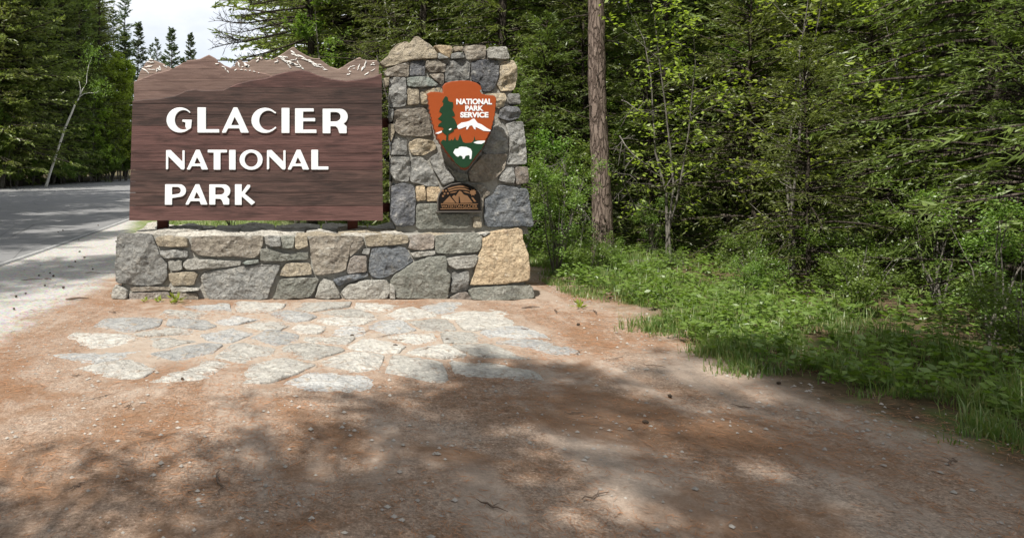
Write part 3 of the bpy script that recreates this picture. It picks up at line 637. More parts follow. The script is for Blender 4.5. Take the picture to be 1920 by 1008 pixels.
P_ = [[(305, 636)]+arc(405, 682, 52, 46, 90, -90, 14)+[(356, 736), (356, 784), (303, 784)], [(356, 656)]+arc(392, 681, 26, 25, 90, -90, 10)+[(356, 712)]]
K_ = [[(808, 636), (858, 636), (858, 694), (897, 640), (918, 640), (920, 655), (880, 704), (955, 766), (928, 787), (858, 724), (858, 785), (808, 785)]]
letters += [('P', P_), ('A', A_(452, 611, 538, 636, 783, 48, 22)), ('R', R2(623, 668, 776, 637, 783, 21)), ('K', K_)]
for ch, cont in letters:
    o = plate('letter', cont, YP-.016, .014, WHITE, sgn, (230, 180, 3.84), .004, 5.)
    o['label'] = 'raised white letter '+ch
# posts under the panel and the beam tying it to the pillar
for px in (305, 661):
    x = P(px, 420, YP+.19).x; m = MB(); L_ = sgn.location; m.box(x-.065-L_.x, x+.065-L_.x, YP+.15-L_.y, YP+.28-L_.y, ZT+.01-L_.z, 2.35-L_.z); link('post', m.mesh('post', POSTP), sgn)
m = MB(); L_ = sgn.location
zb = P(720, 227, YP).z; m.box(-2.3-L_.x, pl0.x+.05-L_.x, YP+.285-L_.y, YP+.36-L_.y, zb-.06-L_.z, zb+.06-L_.z)
link('beam', m.mesh('beam', POSTP), sgn)
m = MB(); zb = 1.05; m.box(-2.3-L_.x, pl0.x+.05-L_.x, YP+.285-L_.y, YP+.36-L_.y, zb-.06-L_.z, zb+.06-L_.z); link('beam', m.mesh('beam', POSTP), sgn)

# ------------------------------------------------------------------ arrowhead emblem
YA = 8.66
ARW = (790, 140, 5.305)
RUST = simple('rust_orange_paint', (.32, .062, .011), .5, .08, sc=14)
RIMM = simple('weathered_red_edge', (.20, .055, .025), .8, .4, sc=40, bump=.5)
GREEN = simple('dark_green_paint', (.008, .040, .015), .5, .15)
arw = empty('arrowhead_emblem', (P(866, 318, YA).x, YA+.05, P(866, 318, YA).z), 'rust orange arrowhead emblem with tree, mountain and white bison on the pillar', 'emblem sign')
left_e = []
for (x0, y0), (x1, y1), n in (((55, 190), (78, 380), 4), ((78, 380), (104, 480), 3), ((104, 480), (150, 640), 3), ((150, 640), (270, 812), 4), ((270, 812), (400, 940), 3)):
    for k in range(n):
        a = k/n; left_e.append((x0+(x1-x0)*a, y0+(y1-y0)*a)); b = (k+.5)/n; left_e.append((x0+(x1-x0)*b+9, y0+(y1-y0)*b-2))
right_e = []
for (x0, y0), (x1, y1), n in (((470, 935), (600, 760), 4), ((600, 760), (690, 590), 4), ((690, 590), (738, 400), 4), ((738, 400), (750, 260), 3)):
    for k in range(n):
        a = k/n; right_e.append((x0+(x1-x0)*a, y0+(y1-y0)*a)); b = (k+.5)/n; right_e.append((x0+(x1-x0)*b-5, y0+(y1-y0)*b-2))
AO = left_e+[(400, 940), (440, 950)]+right_e+[(750, 260), (745, 226), (720, 206), (655, 203), (605, 190), (583, 160), (602, 138), (592, 110), (550, 80), (480, 60), (400, 57), (300, 67), (240, 84), (214, 114), (218, 150), (216, 182), (180, 172), (90, 170)]
plate('body', [AO], YA, .075, RIMM, arw, ARW, .012)
cen = np.array([405, 420.]); FC = [tuple(cen+(np.array(p)-cen)*(.985 if p[1] < 560 else .955)) for p in AO]
plate('face_panel', [FC], YA-.006, .02, RUST, arw, ARW, .002)
plate('meadow', [[(192,672),(215,645),(240,655),(290,655),(300,640),(312,655),(325,640),(335,615),(345,650),(365,655),(385,590),(405,640),(415,670),(440,680),(500,675),(520,655),(528,610),(540,655),(565,650),(580,655),(610,655),(637,668),(600,740),(540,812),(470,912),(435,926),(395,922),(345,884),(285,802),(245,752),(215,705)]], YA-.0105, .006, GREEN, arw, ARW, .001)
plate('tree_figure', [[(245,215),(262,225),(268,260),(285,270),(315,275),(318,310),(308,345),(330,385),(335,408),(300,422),(330,440),(357,500),(355,530),(318,545),(325,560),(300,575),(275,590),(268,600),(268,662),(245,662),(250,600),(225,585),(203,560),(225,540),(205,520),(165,515),(175,490),(210,468),(165,440),(200,402),(207,385),(178,370),(190,330),(215,310),(220,285),(208,270),(222,240),(235,218)]], YA-.012, .006, GREEN, arw, ARW, .001)
mo = plate('mountain_figure', [[(355,520),(360,505),(400,478),(450,470),(480,460),(515,438),(530,440),(560,480),(600,495),(650,530),(695,555),(680,565),(620,560),(560,530),(540,520),(540,548),(525,540),(505,505),(480,510),(460,545),(445,545),(450,515),(400,535),(370,542)]], YA-.0105, .005, WHITE, arw, ARW, .001)
for c in ([(138,585),(165,572),(205,558),(205,575),(170,590)],): plate('snow_figure', [c], YA-.0105, .005, WHITE, arw, ARW, .001)
plate('snow_figure', [[(272,545),(295,532),(303,538),(290,552),(278,553)]], YA-.0155, .004, WHITE, arw, ARW, .001)
plate('lake_figure', [[(518,675),(560,660),(635,655),(630,672),(600,690),(550,688)]], YA-.0135, .004, WHITE, arw, ARW, .001)
plate('bison_figure', [[(325,760),(335,740),(370,735),(375,722),(400,716),(450,720),(490,738),(505,765),(502,800),(497,838),(480,838),(482,810),(470,800),(440,808),(428,835),(410,838),(412,820),(395,805),(375,808),(368,818),(350,812),(330,790),(318,775)]], YA-.0135, .004, WHITE, arw, ARW, .001)
for s, u0, u1, v0, v1 in (('NATIONAL', 348, 703, 240, 298), ('PARK', 437, 618, 308, 361), ('SERVICE', 388, 668, 372, 428)):
    text_mesh('lettering', s, 790+u0/5.305, 790+u1/5.305, 140+v0/5.305, 140+v1/5.305, YA-.0105, .006, WHITE, arw, .045)['label'] = 'white word '+s
m = MB(); L_ = arw.location
for px, py in ((845, 200), (905, 200), (875, 280)):
    p = P(px, py, YA+.1); m.box(p.x-.02-L_.x, p.x+.02-L_.x, YA+.07-L_.y, YA+.36-L_.y, p.z-.02-L_.z, p.z+.02-L_.z)
link('bracket', m.mesh('bracket', POSTP), arw)

# ------------------------------------------------------------------ bronze plaque
YQ = 8.80; PQ = (810, 335, 14.4)
BLK = simple('black_plaque_paint', (.010, .008, .007), .8, .2, spec=.1); BRZ = simple('bronze_relief', (.21, .115, .06), .7, .25, metal=.1, spec=.15); EDGE = simple('plaque_edge_metal', (.09, .08, .07), .7, .2)
plq = empty('bronze_plaque', (P(861, 396, YQ).x, YQ+.03, P(861, 396, YQ).z), 'small arched black and bronze plaque on the pillar below the arrowhead', 'plaque')
OUT = [(150, 885), (150, 560), (190, 410), (320, 245), (515, 145), (750, 108), (955, 133), (1135, 213), (1268, 335), (1330, 450), (1342, 885)]
plate('plaque_body', [round_poly(OUT, 60)], YQ, .06, EDGE, plq, PQ, .006)
c = np.array([745, 520.]); plate('face_panel', [round_poly([tuple(c+(np.array(p)-c)*.965) for p in OUT], 60)], YQ-.004, .01, BLK, plq, PQ, .001)
plate('ledge', [[(120, 884), (1370, 878), (1372, 905), (122, 915)]], YQ-.03, .10, EDGE, plq, PQ, .004)
def bz(c, y=0): return plate('relief', [c], YQ-.008-y, .006, BRZ, plq, PQ, .001)
bz([(290, 655), (480, 465), (520, 520), (640, 655)]); bz([(540, 490), (600, 440), (640, 470), (740, 330), (790, 340), (860, 430), (960, 460), (1100, 650), (770, 655), (742, 480), (722, 480), (722, 655), (665, 655)])
bz([(1060, 500), (1110, 510), (1200, 620), (1140, 625)]); bz([(420, 260), (600, 210), (750, 185), (860, 190), (980, 240), (990, 265), (860, 235), (750, 225), (600, 245), (440, 300)])
bz([(440, 320), (600, 272), (740, 250), (880, 262), (1010, 300), (1010, 330), (880, 300), (740, 290), (600, 310), (470, 350)]); bz([(490, 375), (600, 345), (690, 340), (620, 380), (500, 395)]); bz([(830, 340), (920, 345), (1010, 375), (1010, 400), (900, 375)])
lf = []
for k in range(16): a = k*math.tau/16; r = 100 if k % 2 else 66; lf.append((1105+r*math.cos(a), 370-r*math.sin(a)))
bz(lf, .002)
for x, y in ((300, 325), (380, 325), (340, 405), (430, 400), (298, 470)):
    bz([(x+33*math.cos(k*math.tau/10)*(1 if k % 2 else .75), y+33*math.sin(k*math.tau/10)*(1 if k % 2 else .75)) for k in range(10)])
bz([(240, 668), (1240, 672), (1240, 692), (240, 690)]); bz([(230, 808), (1240, 800), (1240, 822), (225, 828)])
text_mesh('lettering', 'WATERTON-GLACIER', 810+250/14.4, 810+1225/14.4, 335+702/14.4, 335+797/14.4, YQ-.012, .006, BRZ, plq, .012)['label'] = 'bronze words WATERTON-GLACIER'

# ------------------------------------------------------------------ flat pale stones in front of the wall
def flagstones():
    path = empty('flagstone_path', (-.6, 6.4, 0)); path['kind'] = 'structure'; rr = random.Random(21)
    FM = [stone_mat('flagstone_a', (.44, .42, .385), (.55, .53, .48), (.33, .27, .215)), stone_mat('flagstone_b', (.38, .38, .375), (.48, .475, .455), (.44, .37, .29))]
    pts = []
    for _ in range(4000):
        x = rr.uniform(-2.6, 2.2); y = rr.uniform(4.6, 7.75)
        e = ((x+.1)/2.0)**2+((y-6.5)/1.45)**2+.5*noise.noise(Vector((x, y, 4)))
        if e > 1 or min([math.hypot((x-a), (y-b)*1.15) for a, b in pts] or [9]) < rr.uniform(.34, .82): continue
        pts.append((x, y))
    A = np.array(pts)
    for i, (x, y) in enumerate(pts):
        # cell of the point: clip a square by bisectors
        poly = [np.array(q) for q in ((x-.42, y-.36), (x+.42, y-.36), (x+.42, y+.36), (x-.42, y+.36))]
        for j in range(len(pts)):
            if j == i: continue
            d = A[j]-A[i]; L = np.linalg.norm(d)
            if L > .95: continue
            mid = (A[i]+A[j])/2-d/L*(.018+.02*((i*7+j*3) % 5)/4); nn = d/L; new = []
            for k in range(len(poly)):
                p, q = poly[k], poly[(k+1) % len(poly)]; a, b = (p-mid)@nn, (q-mid)@nn
                if a <= 0: new.append(p)
                if a*b < 0: new.append(p+(q-p)*a/(a-b))
            poly = new
            if len(poly) < 3: break
        if len(poly) < 3: continue
        me = stone_mesh([tuple(p) for p in poly], lambda u, v: (u, v, zg(u, v)), (0, 0, 1), 1., 500+i, h=.011+.012*rr.random(), back=.05, rough=.36, mat=FM[i % 3 == 0], root=path, step=.045)
        link('flagstone', me, path)
flagstones()

# ------------------------------------------------------------------ plants
rng = np.random.RandomState(7)
def unit(v): return v/(np.linalg.norm(v, axis=-1, keepdims=True)+1e-9)
def leaves(c, d, hl, hw, rs, flat=0.):
    """rhombic blades centred on c pointing along d"""
    n = len(c); q = rs.normal(size=(n, 3)); q[:, 2] *= (1-flat); w_ = unit(np.cross(d, q)) if not flat else unit(np.cross(d, np.cross(q*.6+np.array([0, 0, 1.]), d)))
    if flat: w_ = unit(np.cross(d, unit(np.array([[0, 0, 1.]])+q*.55)))
    hl = np.asarray(hl).reshape(-1, 1)*rs.uniform(.7, 1.3, (n, 1)); hw = np.asarray(hw).reshape(-1, 1)*rs.uniform(.7, 1.3, (n, 1))
    V = np.stack([c-d*hl, c+w_*hw-d*hl*.1, c+d*hl, c-w_*hw-d*hl*.1], 1).reshape(-1, 3)
    return V, np.arange(n*4).reshape(-1, 4)
def conifer(name, H, Rad, z0, nb, seed, nt_=12, nq=6, nl=.075, nw=.014, droop=.25, shape=.8, leaf=L_SPR, bark=BARK_D, tr=.15, lean=0., irregular=.25, bare=0, wood_r=1.):
    rs = np.random.RandomState(seed)
    b = MB(); zz_ = np.linspace(0, H, 14); wig = np.cumsum(rs.normal(0, .03, (14, 2)), 0)*(zz_/H)[:, None]
    pts = np.column_stack([wig[:, 0]+lean*zz_, wig[:, 1], zz_-.1]); b.tube(pts, tr*(1-zz_/H)**.8+.012+.25*tr*np.exp(-zz_/.3), 9)
    trunk = b.mesh('trunk', bark, True)
    z = z0+(H-z0)*rs.uniform(0, 1, nb)**.92; t = (z-z0)/(H-z0); az = rs.uniform(0, math.tau, nb)
    L = Rad*((1-t)**shape)*(1+irregular*rs.normal(size=nb)).clip(.35, 1.6)+.18
    L *= np.clip(.55+t*3.5, 0, 1)
    base = np.column_stack([np.interp(z, zz_, pts[:, 0]), np.interp(z, zz_, pts[:, 1]), z])
    D = np.column_stack([np.cos(az), np.sin(az), np.zeros(nb)]); up = .15+.65*t**1.6+rs.normal(0, .08, nb); sag = droop*(1.1-.6*t)+rs.normal(0, .06, nb)
    def pos(s):  # s (nb,k)
        return base[:, None]+D[:, None]*(L[:, None]*s)[..., None]+np.array([0, 0, 1.])*(L[:, None]*(up[:, None]*s-sag[:, None]*2.2*s**2+sag[:, None]*1.1*s**3))[..., None]
    wd = MB()
    S = np.linspace(0, 1, 5); PP = pos(np.tile(S, (nb, 1)))
    rr = (.010+.013*L)*wood_r
    for i in range(nb): wd.tube(PP[i], rr[i]*np.array([1, .8, .6, .4, .2]), 3)
    # twigs
    k = nt_; s = np.sort(rs.uniform(.16, 1.0, (nb, k)), 1); bp = pos(s); eps = pos(np.clip(s+.03, 0, 1.03)); tang = unit(eps-bp)
    side = np.where(rs.rand(nb, k) < .5, -1., 1.); perp = np.cross(tang, [0, 0, 1.]); perp = unit(perp)
    ang = rs.uniform(.25, 1.15, (nb, k)); td = unit(tang*np.cos(ang)[..., None]+perp*(side*np.sin(ang))[..., None]+np.array([0, 0, -1.])*rs.uniform(-.1, .1+droop*1.2, (nb, k, 1)))
    tl = (.16+L[:, None]*.36*(1.12-s))*rs.uniform(.6, 1.3, (nb, k)); tl = np.minimum(tl, .95)
    keep = np.ones((nb, k), bool)
    if bare: keep &= rs.rand(nb, k) > bare
    BPk, TDk, TLk = bp[keep], td[keep], tl[keep]
    if bare:
        for i in range(0, len(BPk)):
            wd.tube(np.stack([BPk[i], BPk[i]+TDk[i]*TLk[i]*.5+[0, 0, .02], BPk[i]+TDk[i]*TLk[i]]), [.006, .004, .002], 3)
    limbs = wd.mesh('limbs', bark)
    q = rs.uniform(0, 1, (len(BPk), nq)); q = (np.arange(nq)[None]+q)/nq
    c = BPk[:, None]+TDk[:, None]*(TLk[:, None]*q)[..., None]; c[..., 2] -= droop*.35*(TLk[:, None]*q**2)
    fan = rs.normal(0, .42, c.shape); d = unit(TDk[:, None]+fan); c = c+fan*.035
    V, F = leaves(c.reshape(-1, 3), d.reshape(-1, 3), nl*(1+.2*rs.normal(size=c.size//3)), nw, rs)
    return dict(trunk=trunk, limbs=limbs, crown=npmesh('crown', V, F, leaf))
def broadleaf(name, H, Rad, seed, nb=26, ns=9, nlf=14, lsz=.035, leaf=L_DEC, bark=BARK_G, tr=.07, stems=1, z0=.3, spread=.5, clump=.22, up=.9):
    rs = np.random.RandomState(seed); tb = MB(); wd = MB(); ends = []
    for s_ in range(stems):
        a = rs.uniform(0, math.tau); ln = spread*rs.uniform(.2, 1)*(stems > 1); n = 8; zz_ = np.linspace(0, 1, n)
        off = np.cumsum(rs.normal(0, .035, (n, 2)), 0)*H*.35
        pts = np.column_stack([off[:, 0]+math.cos(a)*ln*H*zz_**1.2*.7, off[:, 1]+math.sin(a)*ln*H*zz_**1.2*.7, zz_*H*rs.uniform(.75, 1)-.05]); r0 = tr*rs.uniform(.6, 1)
        tb.tube(pts, r0*(1-zz_*.85), 7)
        for k in range(nb//stems):
            u = rs.uniform(z0, 1)**.8; p = np.array([np.interp(u, zz_, pts[:, j]) for j in range(3)]); az = rs.uniform(0, math.tau); L = Rad*rs.uniform(.45, 1)*(1.15-u*.6)
            dd = unit(np.array([math.cos(az), math.sin(az), rs.uniform(.1, up)])); m = np.array([p, p+dd*L*.5+[0, 0, .05*L], p+dd*L+rs.normal(0, .08*L, 3)]); wd.tube(m, r0*np.array([.35, .22, .1])*(1.1-u*.7), 4)
            for j in range(ns):
                v = rs.uniform(.25, 1); q = m[0]*(1-v)+m[2]*v if v > .5 else m[0]*(1-2*v)+m[1]*2*v; ed = unit(dd*.5+rs.normal(0, .6, 3)); l2 = L*.35*rs.uniform(.4, 1)
                e = q+ed*l2; wd.tube(np.array([q, (q+e)/2+[0, 0, .01], e]), r0*np.array([.09, .06, .03]), 3); ends.append((q, e))
    Q = np.array([a for a, _ in ends]); E = np.array([b for _, b in ends]); n = len(Q)
    v = rs.uniform(.15, 1.08, (n, nlf, 1)); c = Q[:, None]*(1-v)+E[:, None]*v+rs.normal(0, clump*.25, (n, nlf, 3))
    d = unit(rs.normal(0, 1, c.shape)*[1, 1, .5]+(E-Q)[:, None]*.5); V, F = leaves(c.reshape(-1, 3), d.reshape(-1, 3), lsz, lsz*.55, rs, .6)
    return dict(trunk=tb.mesh('trunk', bark, True), limbs=wd.mesh('limbs', bark), crown=npmesh('crown', V, F, leaf))

protos = {}
protos['spruce_a'] = conifer('a', 15, 2.5, .5, 330, 11, nt_=13, nq=7)
protos['spruce_b'] = conifer('b', 13, 2.2, .3, 300, 12, nt_=13, nq=7, droop=.34, shape=.7)
protos['spruce_c'] = conifer('c', 17, 2.3, 1.6, 300, 13, nt_=12, nq=7, droop=.2, irregular=.4, leaf=L_LAR)
protos['larch'] = conifer('l', 15, 2.35, .9, 230, 14, nt_=13, nq=8, droop=.16, irregular=.22, leaf=L_LAR, bare=.38, shape=.6, nw=.012, wood_r=.6)
protos['larch_full'] = conifer('lf', 15, 2.7, .4, 330, 31, nt_=13, nq=7, nl=.10, nw=.03, droop=.2, irregular=.5, leaf=L_LAR, shape=.55)
protos['larch_near'] = conifer('ln', 12, 2.4, .8, 240, 32, nt_=15, nq=9, nl=.055, nw=.012, droop=.2, irregular=.5, leaf=L_LAR, shape=.55, bare=.12, wood_r=.6, tr=.085)
protos['aspen_light'] = broadleaf('dl', 10, 2.3, 33, nb=60, ns=9, nlf=30, lsz=.06, tr=.08, z0=.12, leaf=L_YEL)
protos['fir_tall'] = conifer('f', 18, 2.1, 2.5, 190, 15, nt_=9, nq=5, nl=.12, nw=.035, droop=.1, irregular=.3, leaf=L_FAR, shape=.7)
protos['fir_dense'] = conifer('g', 16, 2.3, 1.0, 300, 16, nt_=10, nq=5, nl=.13, nw=.04, droop=.22, irregular=.2, leaf=L_FAR, shape=.75)
protos['pine_tall'] = conifer('p', 21, 2.6, 7.0, 200, 17, nt_=14, nq=8, nl=.10, nw=.02, droop=.08, leaf=L_SPR, bark=BARK_P, tr=.18, shape=.5)
protos['thicket'] = conifer('t', 5.5, 1.5, .05, 150, 18, nt_=12, nq=7, nl=.05, nw=.010, droop=.3, shape=.6, tr=.04)
protos['aspen'] = broadleaf('d', 8.5, 2.0, 21, nb=44, ns=9, nlf=26, lsz=.045, tr=.06, z0=.12)
protos['aspen_b'] = broadleaf('e', 11, 2.4, 22, nb=60, ns=9, nlf=26, lsz=.045, tr=.065, z0=.12, leaf=L_DEC)
protos['bush'] = broadleaf('b', 1.5, .8, 23, nb=30, ns=7, nlf=22, lsz=.026, stems=6, tr=.02, z0=.1, leaf=L_BUS, spread=.7)
protos['bush_b'] = broadleaf('b2', 2.3, .9, 24, nb=34, ns=7, nlf=20, lsz=.026, stems=7, tr=.022, z0=.1, leaf=L_BUS, spread=.5)
protos['bush_big'] = broadleaf('b3', 3.6, 1.5, 25, nb=40, ns=8, nlf=26, lsz=.05, stems=6, tr=.035, z0=.1, leaf=L_DEC, spread=.5)
protos['sapling'] = broadleaf('s', 4.6, 1.35, 26, nb=34, ns=6, nlf=7, lsz=.040, stems=3, tr=.03, z0=.12, leaf=L_YEL, spread=.35, clump=.3)
NAMES = dict(spruce_a='spruce_tree', spruce_b='spruce_tree', spruce_c='spruce_tree', larch='larch_tree', larch_full='larch_tree', larch_near='larch_tree', aspen_light='leafy_tree', fir_tall='fir_tree', fir_dense='fir_tree', pine_tall='pine_tree', thicket='young_spruce', aspen='leafy_tree', aspen_b='leafy_tree', bush='leafy_bush', bush_b='leafy_bush', bush_big='leafy_bush', sapling='leafy_sapling')
def plant(kind, x, y, s=1., rz=None, label=None, cat=None, group=None, sz=None, z=None):
    e = empty(NAMES[kind], (x, y, (zg(x, y) if z is None else z)-.02), label, cat or {'t': 'tree', 'h': 'bush'}['h' if 'bush' in kind else 't'], group)
    e.rotation_euler = (0, 0, rz if rz is not None else random.uniform(0, math.tau)); e.scale = (s, s, sz or s)
    for nm, me in protos[kind].items(): link(nm, me, e)
    return e
random.seed(12)
# individually recognisable far conifers beyond the bend, tops against the sky
def top_tree(kind, px, Y, ytop, h0, label, wx=1.):
    x = (px-CX)/FPX*Y; z = gz(Y); H = EYE+(CY-ytop)/FPX*Y-z; s = H/h0
    return plant(kind, x, Y, s*wx, None, label, 'tree', 'tall conifers beyond the bend of the road', sz=s)
top_tree('fir_tall', 233, 66, -12, 18, 'tallest fir beyond the road bend, open branches round a dark straight trunk', .95)
top_tree('fir_dense', 257, 70, 42, 16, 'narrow dark fir just right of the tallest fir by the road bend', .8)
top_tree('fir_tall', 284, 88, 82, 18, 'small thin fir above the sign, left of a slightly taller one', .7)
top_tree('fir_tall', 294, 90, 72, 18, 'slender pale green fir between two bigger firs above the sign', .7)
top_tree('fir_dense', 324, 80, 53, 16, 'pointed dark fir with bushy lower branches seen against the white sky', .85)
top_tree('fir_dense', 357, 84, 64, 16, 'rightmost lone fir left of the carved main peak, short and blunt', .75)
top_tree('fir_tall', 212, 62, 18, 18, 'dark fir half hidden behind the left wood beside the tallest fir', .8)
top_tree('fir_dense', 305, 95, 105, 16, 'low fir whose top just shows over the carved ridge', .9)
top_tree('fir_dense', 340, 95, 108, 16, 'low fir showing in the dip between the two pointed firs', .9)
# wood on the far side of the road
LG = 'crowded trees of the wood across the road'
def left_wood():
    rr = random.Random(31); n = 0
    for row, dy in enumerate((0, 2.6, 5.6, 9.5, 14)):
        px = -70
        while px < 238:
            Yb = 41+max(0, px)/240*14+dy+rr.uniform(-.8, .8); x = (px-CX)/FPX*Yb
            k = rr.choice(['spruce_a', 'larch_full', 'fir_dense', 'spruce_b', 'larch_full', 'fir_dense']) if row else rr.choice(['larch_full', 'spruce_a', 'larch_full', 'larch_full', 'spruce_c'])
            s = rr.uniform(1.0, 1.3)
            if px > 188: k, s = ('aspen_light', rr.uniform(1.0, 1.15)) if row < 2 else ('fir_dense', .8)
            if px > 188 and row >= 3: break
            plant(k, x, Yb, s, None, {'aspen_light': 'light green leafy tree at the right end of the wood across the road'}.get(k, 'conifer standing in the dense dark wood across the road'), 'tree', LG); n += 1
            px += rr.uniform(30, 46)*(1+.1*row)
    for px, dy, k, s in ((-8, -1.2, 'aspen', .9), (20, -1.2, 'aspen', 1.), (112, -1.2, 'aspen_b', .9), (150, -.8, 'aspen', 1.05), (178, -1.2, 'aspen_light', .8), (200, -.6, 'aspen_light', 1.), (212, -1., 'bush_big', 1.5), (224, -.8, 'aspen_light', 1.02), (238, -1, 'aspen_light', .95), (236, -1.3, 'bush_big', 1.2), (222, -1.3, 'bush_big', 1.), (198, -1.5, 'bush_big', 1.1), (172, -1.5, 'bush_big', .9), (100, -1.4, 'bush_big', .8), (5, -1.6, 'bush_big', .9), (150, -1.6, 'bush_big', .8), (185, -1.6, 'bush_big', .7), (120, -1.5, 'bush', 1.4), (30, -1.6, 'bush_big', .6), (60, -1.2, 'bush_big', .8)):
        Yb = 41+px/240*14+dy; x = (px-CX)/FPX*Yb
        plant(k, x, Yb, s, None, ('light leafy undergrowth bush at the foot of the wood across the road' if 'bush' in k else 'pale green leafy tree among the front of the wood across the road'), None, 'leafy growth along the front of the wood')
left_wood()
# leaning birch
def birch():
    Yb = 41+85/240*14-3.4; g = lambda px, py: P(px, py, Yb)
    base = g(86, 345); e = empty('birch_tree', base, 'slender white birch leaning right over the road edge, with bare forked top', 'tree')
    def path(l): return [np.array(g(*q)-base) for q in l]
    m = MB(); m.tube(path([(85,354),(92,330),(100,306),(110,275),(117,255),(124,235),(133,215),(140,198),(147,186),(150,178)]), np.array([.10,.085,.08,.075,.072,.068,.064,.056,.05,.045]), 8)
    link('trunk', m.mesh('trunk', BIRCH, True), e)
    for l, r in (([(150,178),(151,166),(148,152),(146,147)], .036), ([(150,178),(156,166),(162,156),(163,140),(166,124),(172,108)], .032), ([(149,182),(157,176),(168,174),(178,175),(186,170)], .022)):
        m = MB(); m.tube(path(l), np.linspace(r, .008, len(l)), 6); link('limb', m.mesh('limb', BIRCH, True), e)
        rs = np.random.RandomState(int(r*1000)); tip = path(l)[-1]; c = tip+rs.normal(0, .38, (260, 3))+[0, 0, .15]; V, F = leaves(c, unit(rs.normal(0, 1, (260, 3))), .06, .035, rs, .5); tag(link('leaf_tuft', npmesh('leaf_tuft', V, F, L_DEC), e), kind='stuff')
birch()
# shading trees on the verge left of the frame, where the shadows on the road come from
VG = 'roadside trees whose shadows cross the road'
SH = [(-13.9+.5*math.sin(q*2.1)-(.07*max(0, q*2.1-12)), -8+q*2.1, ('spruce_c', 'pine_tall', 'spruce_a')[q % 3], 1.0+.12*math.sin(q*5)) for q in range(18)]
SH += [(-17.2+.5*math.sin(q*3.1)-(.1*max(0, q*2.8-12)), -9+q*2.8, ('spruce_a', 'spruce_c')[q % 2], 1.25+.1*math.sin(q*4)) for q in range(15)]
SH += [(-3.4, -3.6, 'pine_tall', .9), (-1.4, -5.2, 'pine_tall', .85), (-4.2, -6.4, 'pine_tall', .95), (-3.4, -9.2, 'spruce_a', 1.3), (.9, -4.4, 'spruce_c', .85), (-3.9, -1.2, 'pine_tall', .62), (-1.9, -2.3, 'pine_tall', .62), (1.6, -8, 'spruce_a', 1.2), (-.8, -8.5, 'pine_tall', 1.05), (-1.2, -11.5, 'spruce_a', 1.4)]  # unseen trees behind the camera, added to shade the foreground
for x, y, k, s in SH:
    plant(k, x, y, s, None, 'tall unseen conifer outside the picture', 'tree', VG)
# wood behind and right of the sign
BG = 'crowded trees of the wood behind the sign'
def back_wood():
    rr = random.Random(44)
    for row, (Y0, step, kinds, sc) in enumerate(((17.5, 2.5, ['spruce_b', 'larch_near', 'larch', 'aspen', 'spruce_c'], 1.), (20.5, 2.3, ['spruce_a', 'spruce_c', 'larch_near', 'aspen_b', 'larch_near'], 1.05), (24.5, 2.6, ['spruce_c', 'spruce_a', 'larch_full', 'aspen_b'], 1.1), (29.5, 3.0, ['spruce_a', 'spruce_c', 'fir_dense'], 1.2), (36, 3.6, ['fir_dense', 'spruce_a'], 1.25), (45, 4.5, ['fir_dense'], 1.35))):
        x = (.02 if Y0 < 26 else -.01)*Y0
        while x < 1.08*Y0+1:
            k = rr.choice(kinds); y = Y0+rr.uniform(-.9, .9)
            if 3.9 < x < 7 and y < 14: x += 1; continue
            if row < 3 and 600+x/y*FPX < 640 and k.startswith('aspen'): k = 'larch'
            if x/y < .24:
                if row >= 4: x += step; continue
                k = rr.choice(['aspen', 'larch_near', 'aspen_b', 'larch_full', 'larch_near']) if row < 2 else rr.choice(['larch_near', 'larch_full', 'spruce_c'])
            s = sc*rr.uniform(.8, 1.15)
            where = 'left part of' if x/y < .09 else 'pillar part of' if x/y < .3 else 'right part of'
            sp = {'larch': 'twiggy larch', 'aspen': 'leafy broadleaf tree', 'aspen_b': 'leafy broadleaf tree', 'spruce_c': 'light green soft needled conifer', 'larch_near': 'soft light green larch', 'larch_full': 'soft light green larch'}.get(k, 'dark green conifer')
            plant(k, x, y, s, None, sp+' in the '+{'left part of': 'wood behind the brown panel', 'pillar part of': 'wood behind the stone pillar', 'right part of': 'dense wood right of the stone pillar'}[where], 'tree', BG)
            x += step*rr.uniform(.75, 1.3)*(.72 if x/y < .24 else 1)
    # right edge: nearer conifers from beside the monument out towards the camera
    for x, y, k, s, lab in ((3.75, 14.2, 'spruce_b', .8, 'drooping spruce rising directly behind the right edge of the stone pillar'), (5.2, 15.6, 'spruce_b', .95, 'dark spruce directly behind the big reddish pine trunk'),
      (6.7, 13.3, 'spruce_b', .85, 'drooping spruce just right of the big pine, behind the first yellow green sapling'), (8.6, 14.4, 'spruce_a', .9, 'spruce set back in the wood behind the rightmost yellow green sapling'),
      (7.9, 11.2, 'spruce_b', .8, 'full spruce filling the middle of the right hand wood'), (9.9, 11.8, 'spruce_a', .9, None), (8.6, 8.6, 'spruce_b', .85, 'dark full spruce whose trunk stands near the wood edge, boughs almost to the ground'),
      (7.2, 7.3, 'spruce_b', .62, 'small dense spruce at the wood edge, right of the three yellow green saplings'), (11.2, 9.6, 'spruce_a', 1, None), (8.4, 5.6, 'spruce_b', .8, 'spruce at the far right border of the picture'), (6.9, 4.6, 'spruce_a', .85, 'nearest conifer, its long boughs hanging into the top right corner'),
      (11.5, 13.5, 'spruce_c', 1.0, None), (13.5, 12, 'spruce_a', 1.1, None), (13.5, 15, 'spruce_b', 1.1, None), (2.3, 15.4, 'spruce_b', .75, 'spruce showing just above the middle of the stone pillar'), (12, 6.5, 'spruce_a', 1.1, None), (10.3, 16.3, 'spruce_b', 1.05, None)):
        plant(k, x, y, s, None, lab or 'conifer mostly hidden deep in the right hand wood', 'tree', 'conifers along the near edge of the right hand wood')
back_wood()
lar = plant('larch', P(585, 0, 18.).x, 18., .80, 0., 'twiggy larch with bare boughs reaching left over the carved peaks', 'tree')
rs_ = np.random.RandomState(41); Lx = lar.location
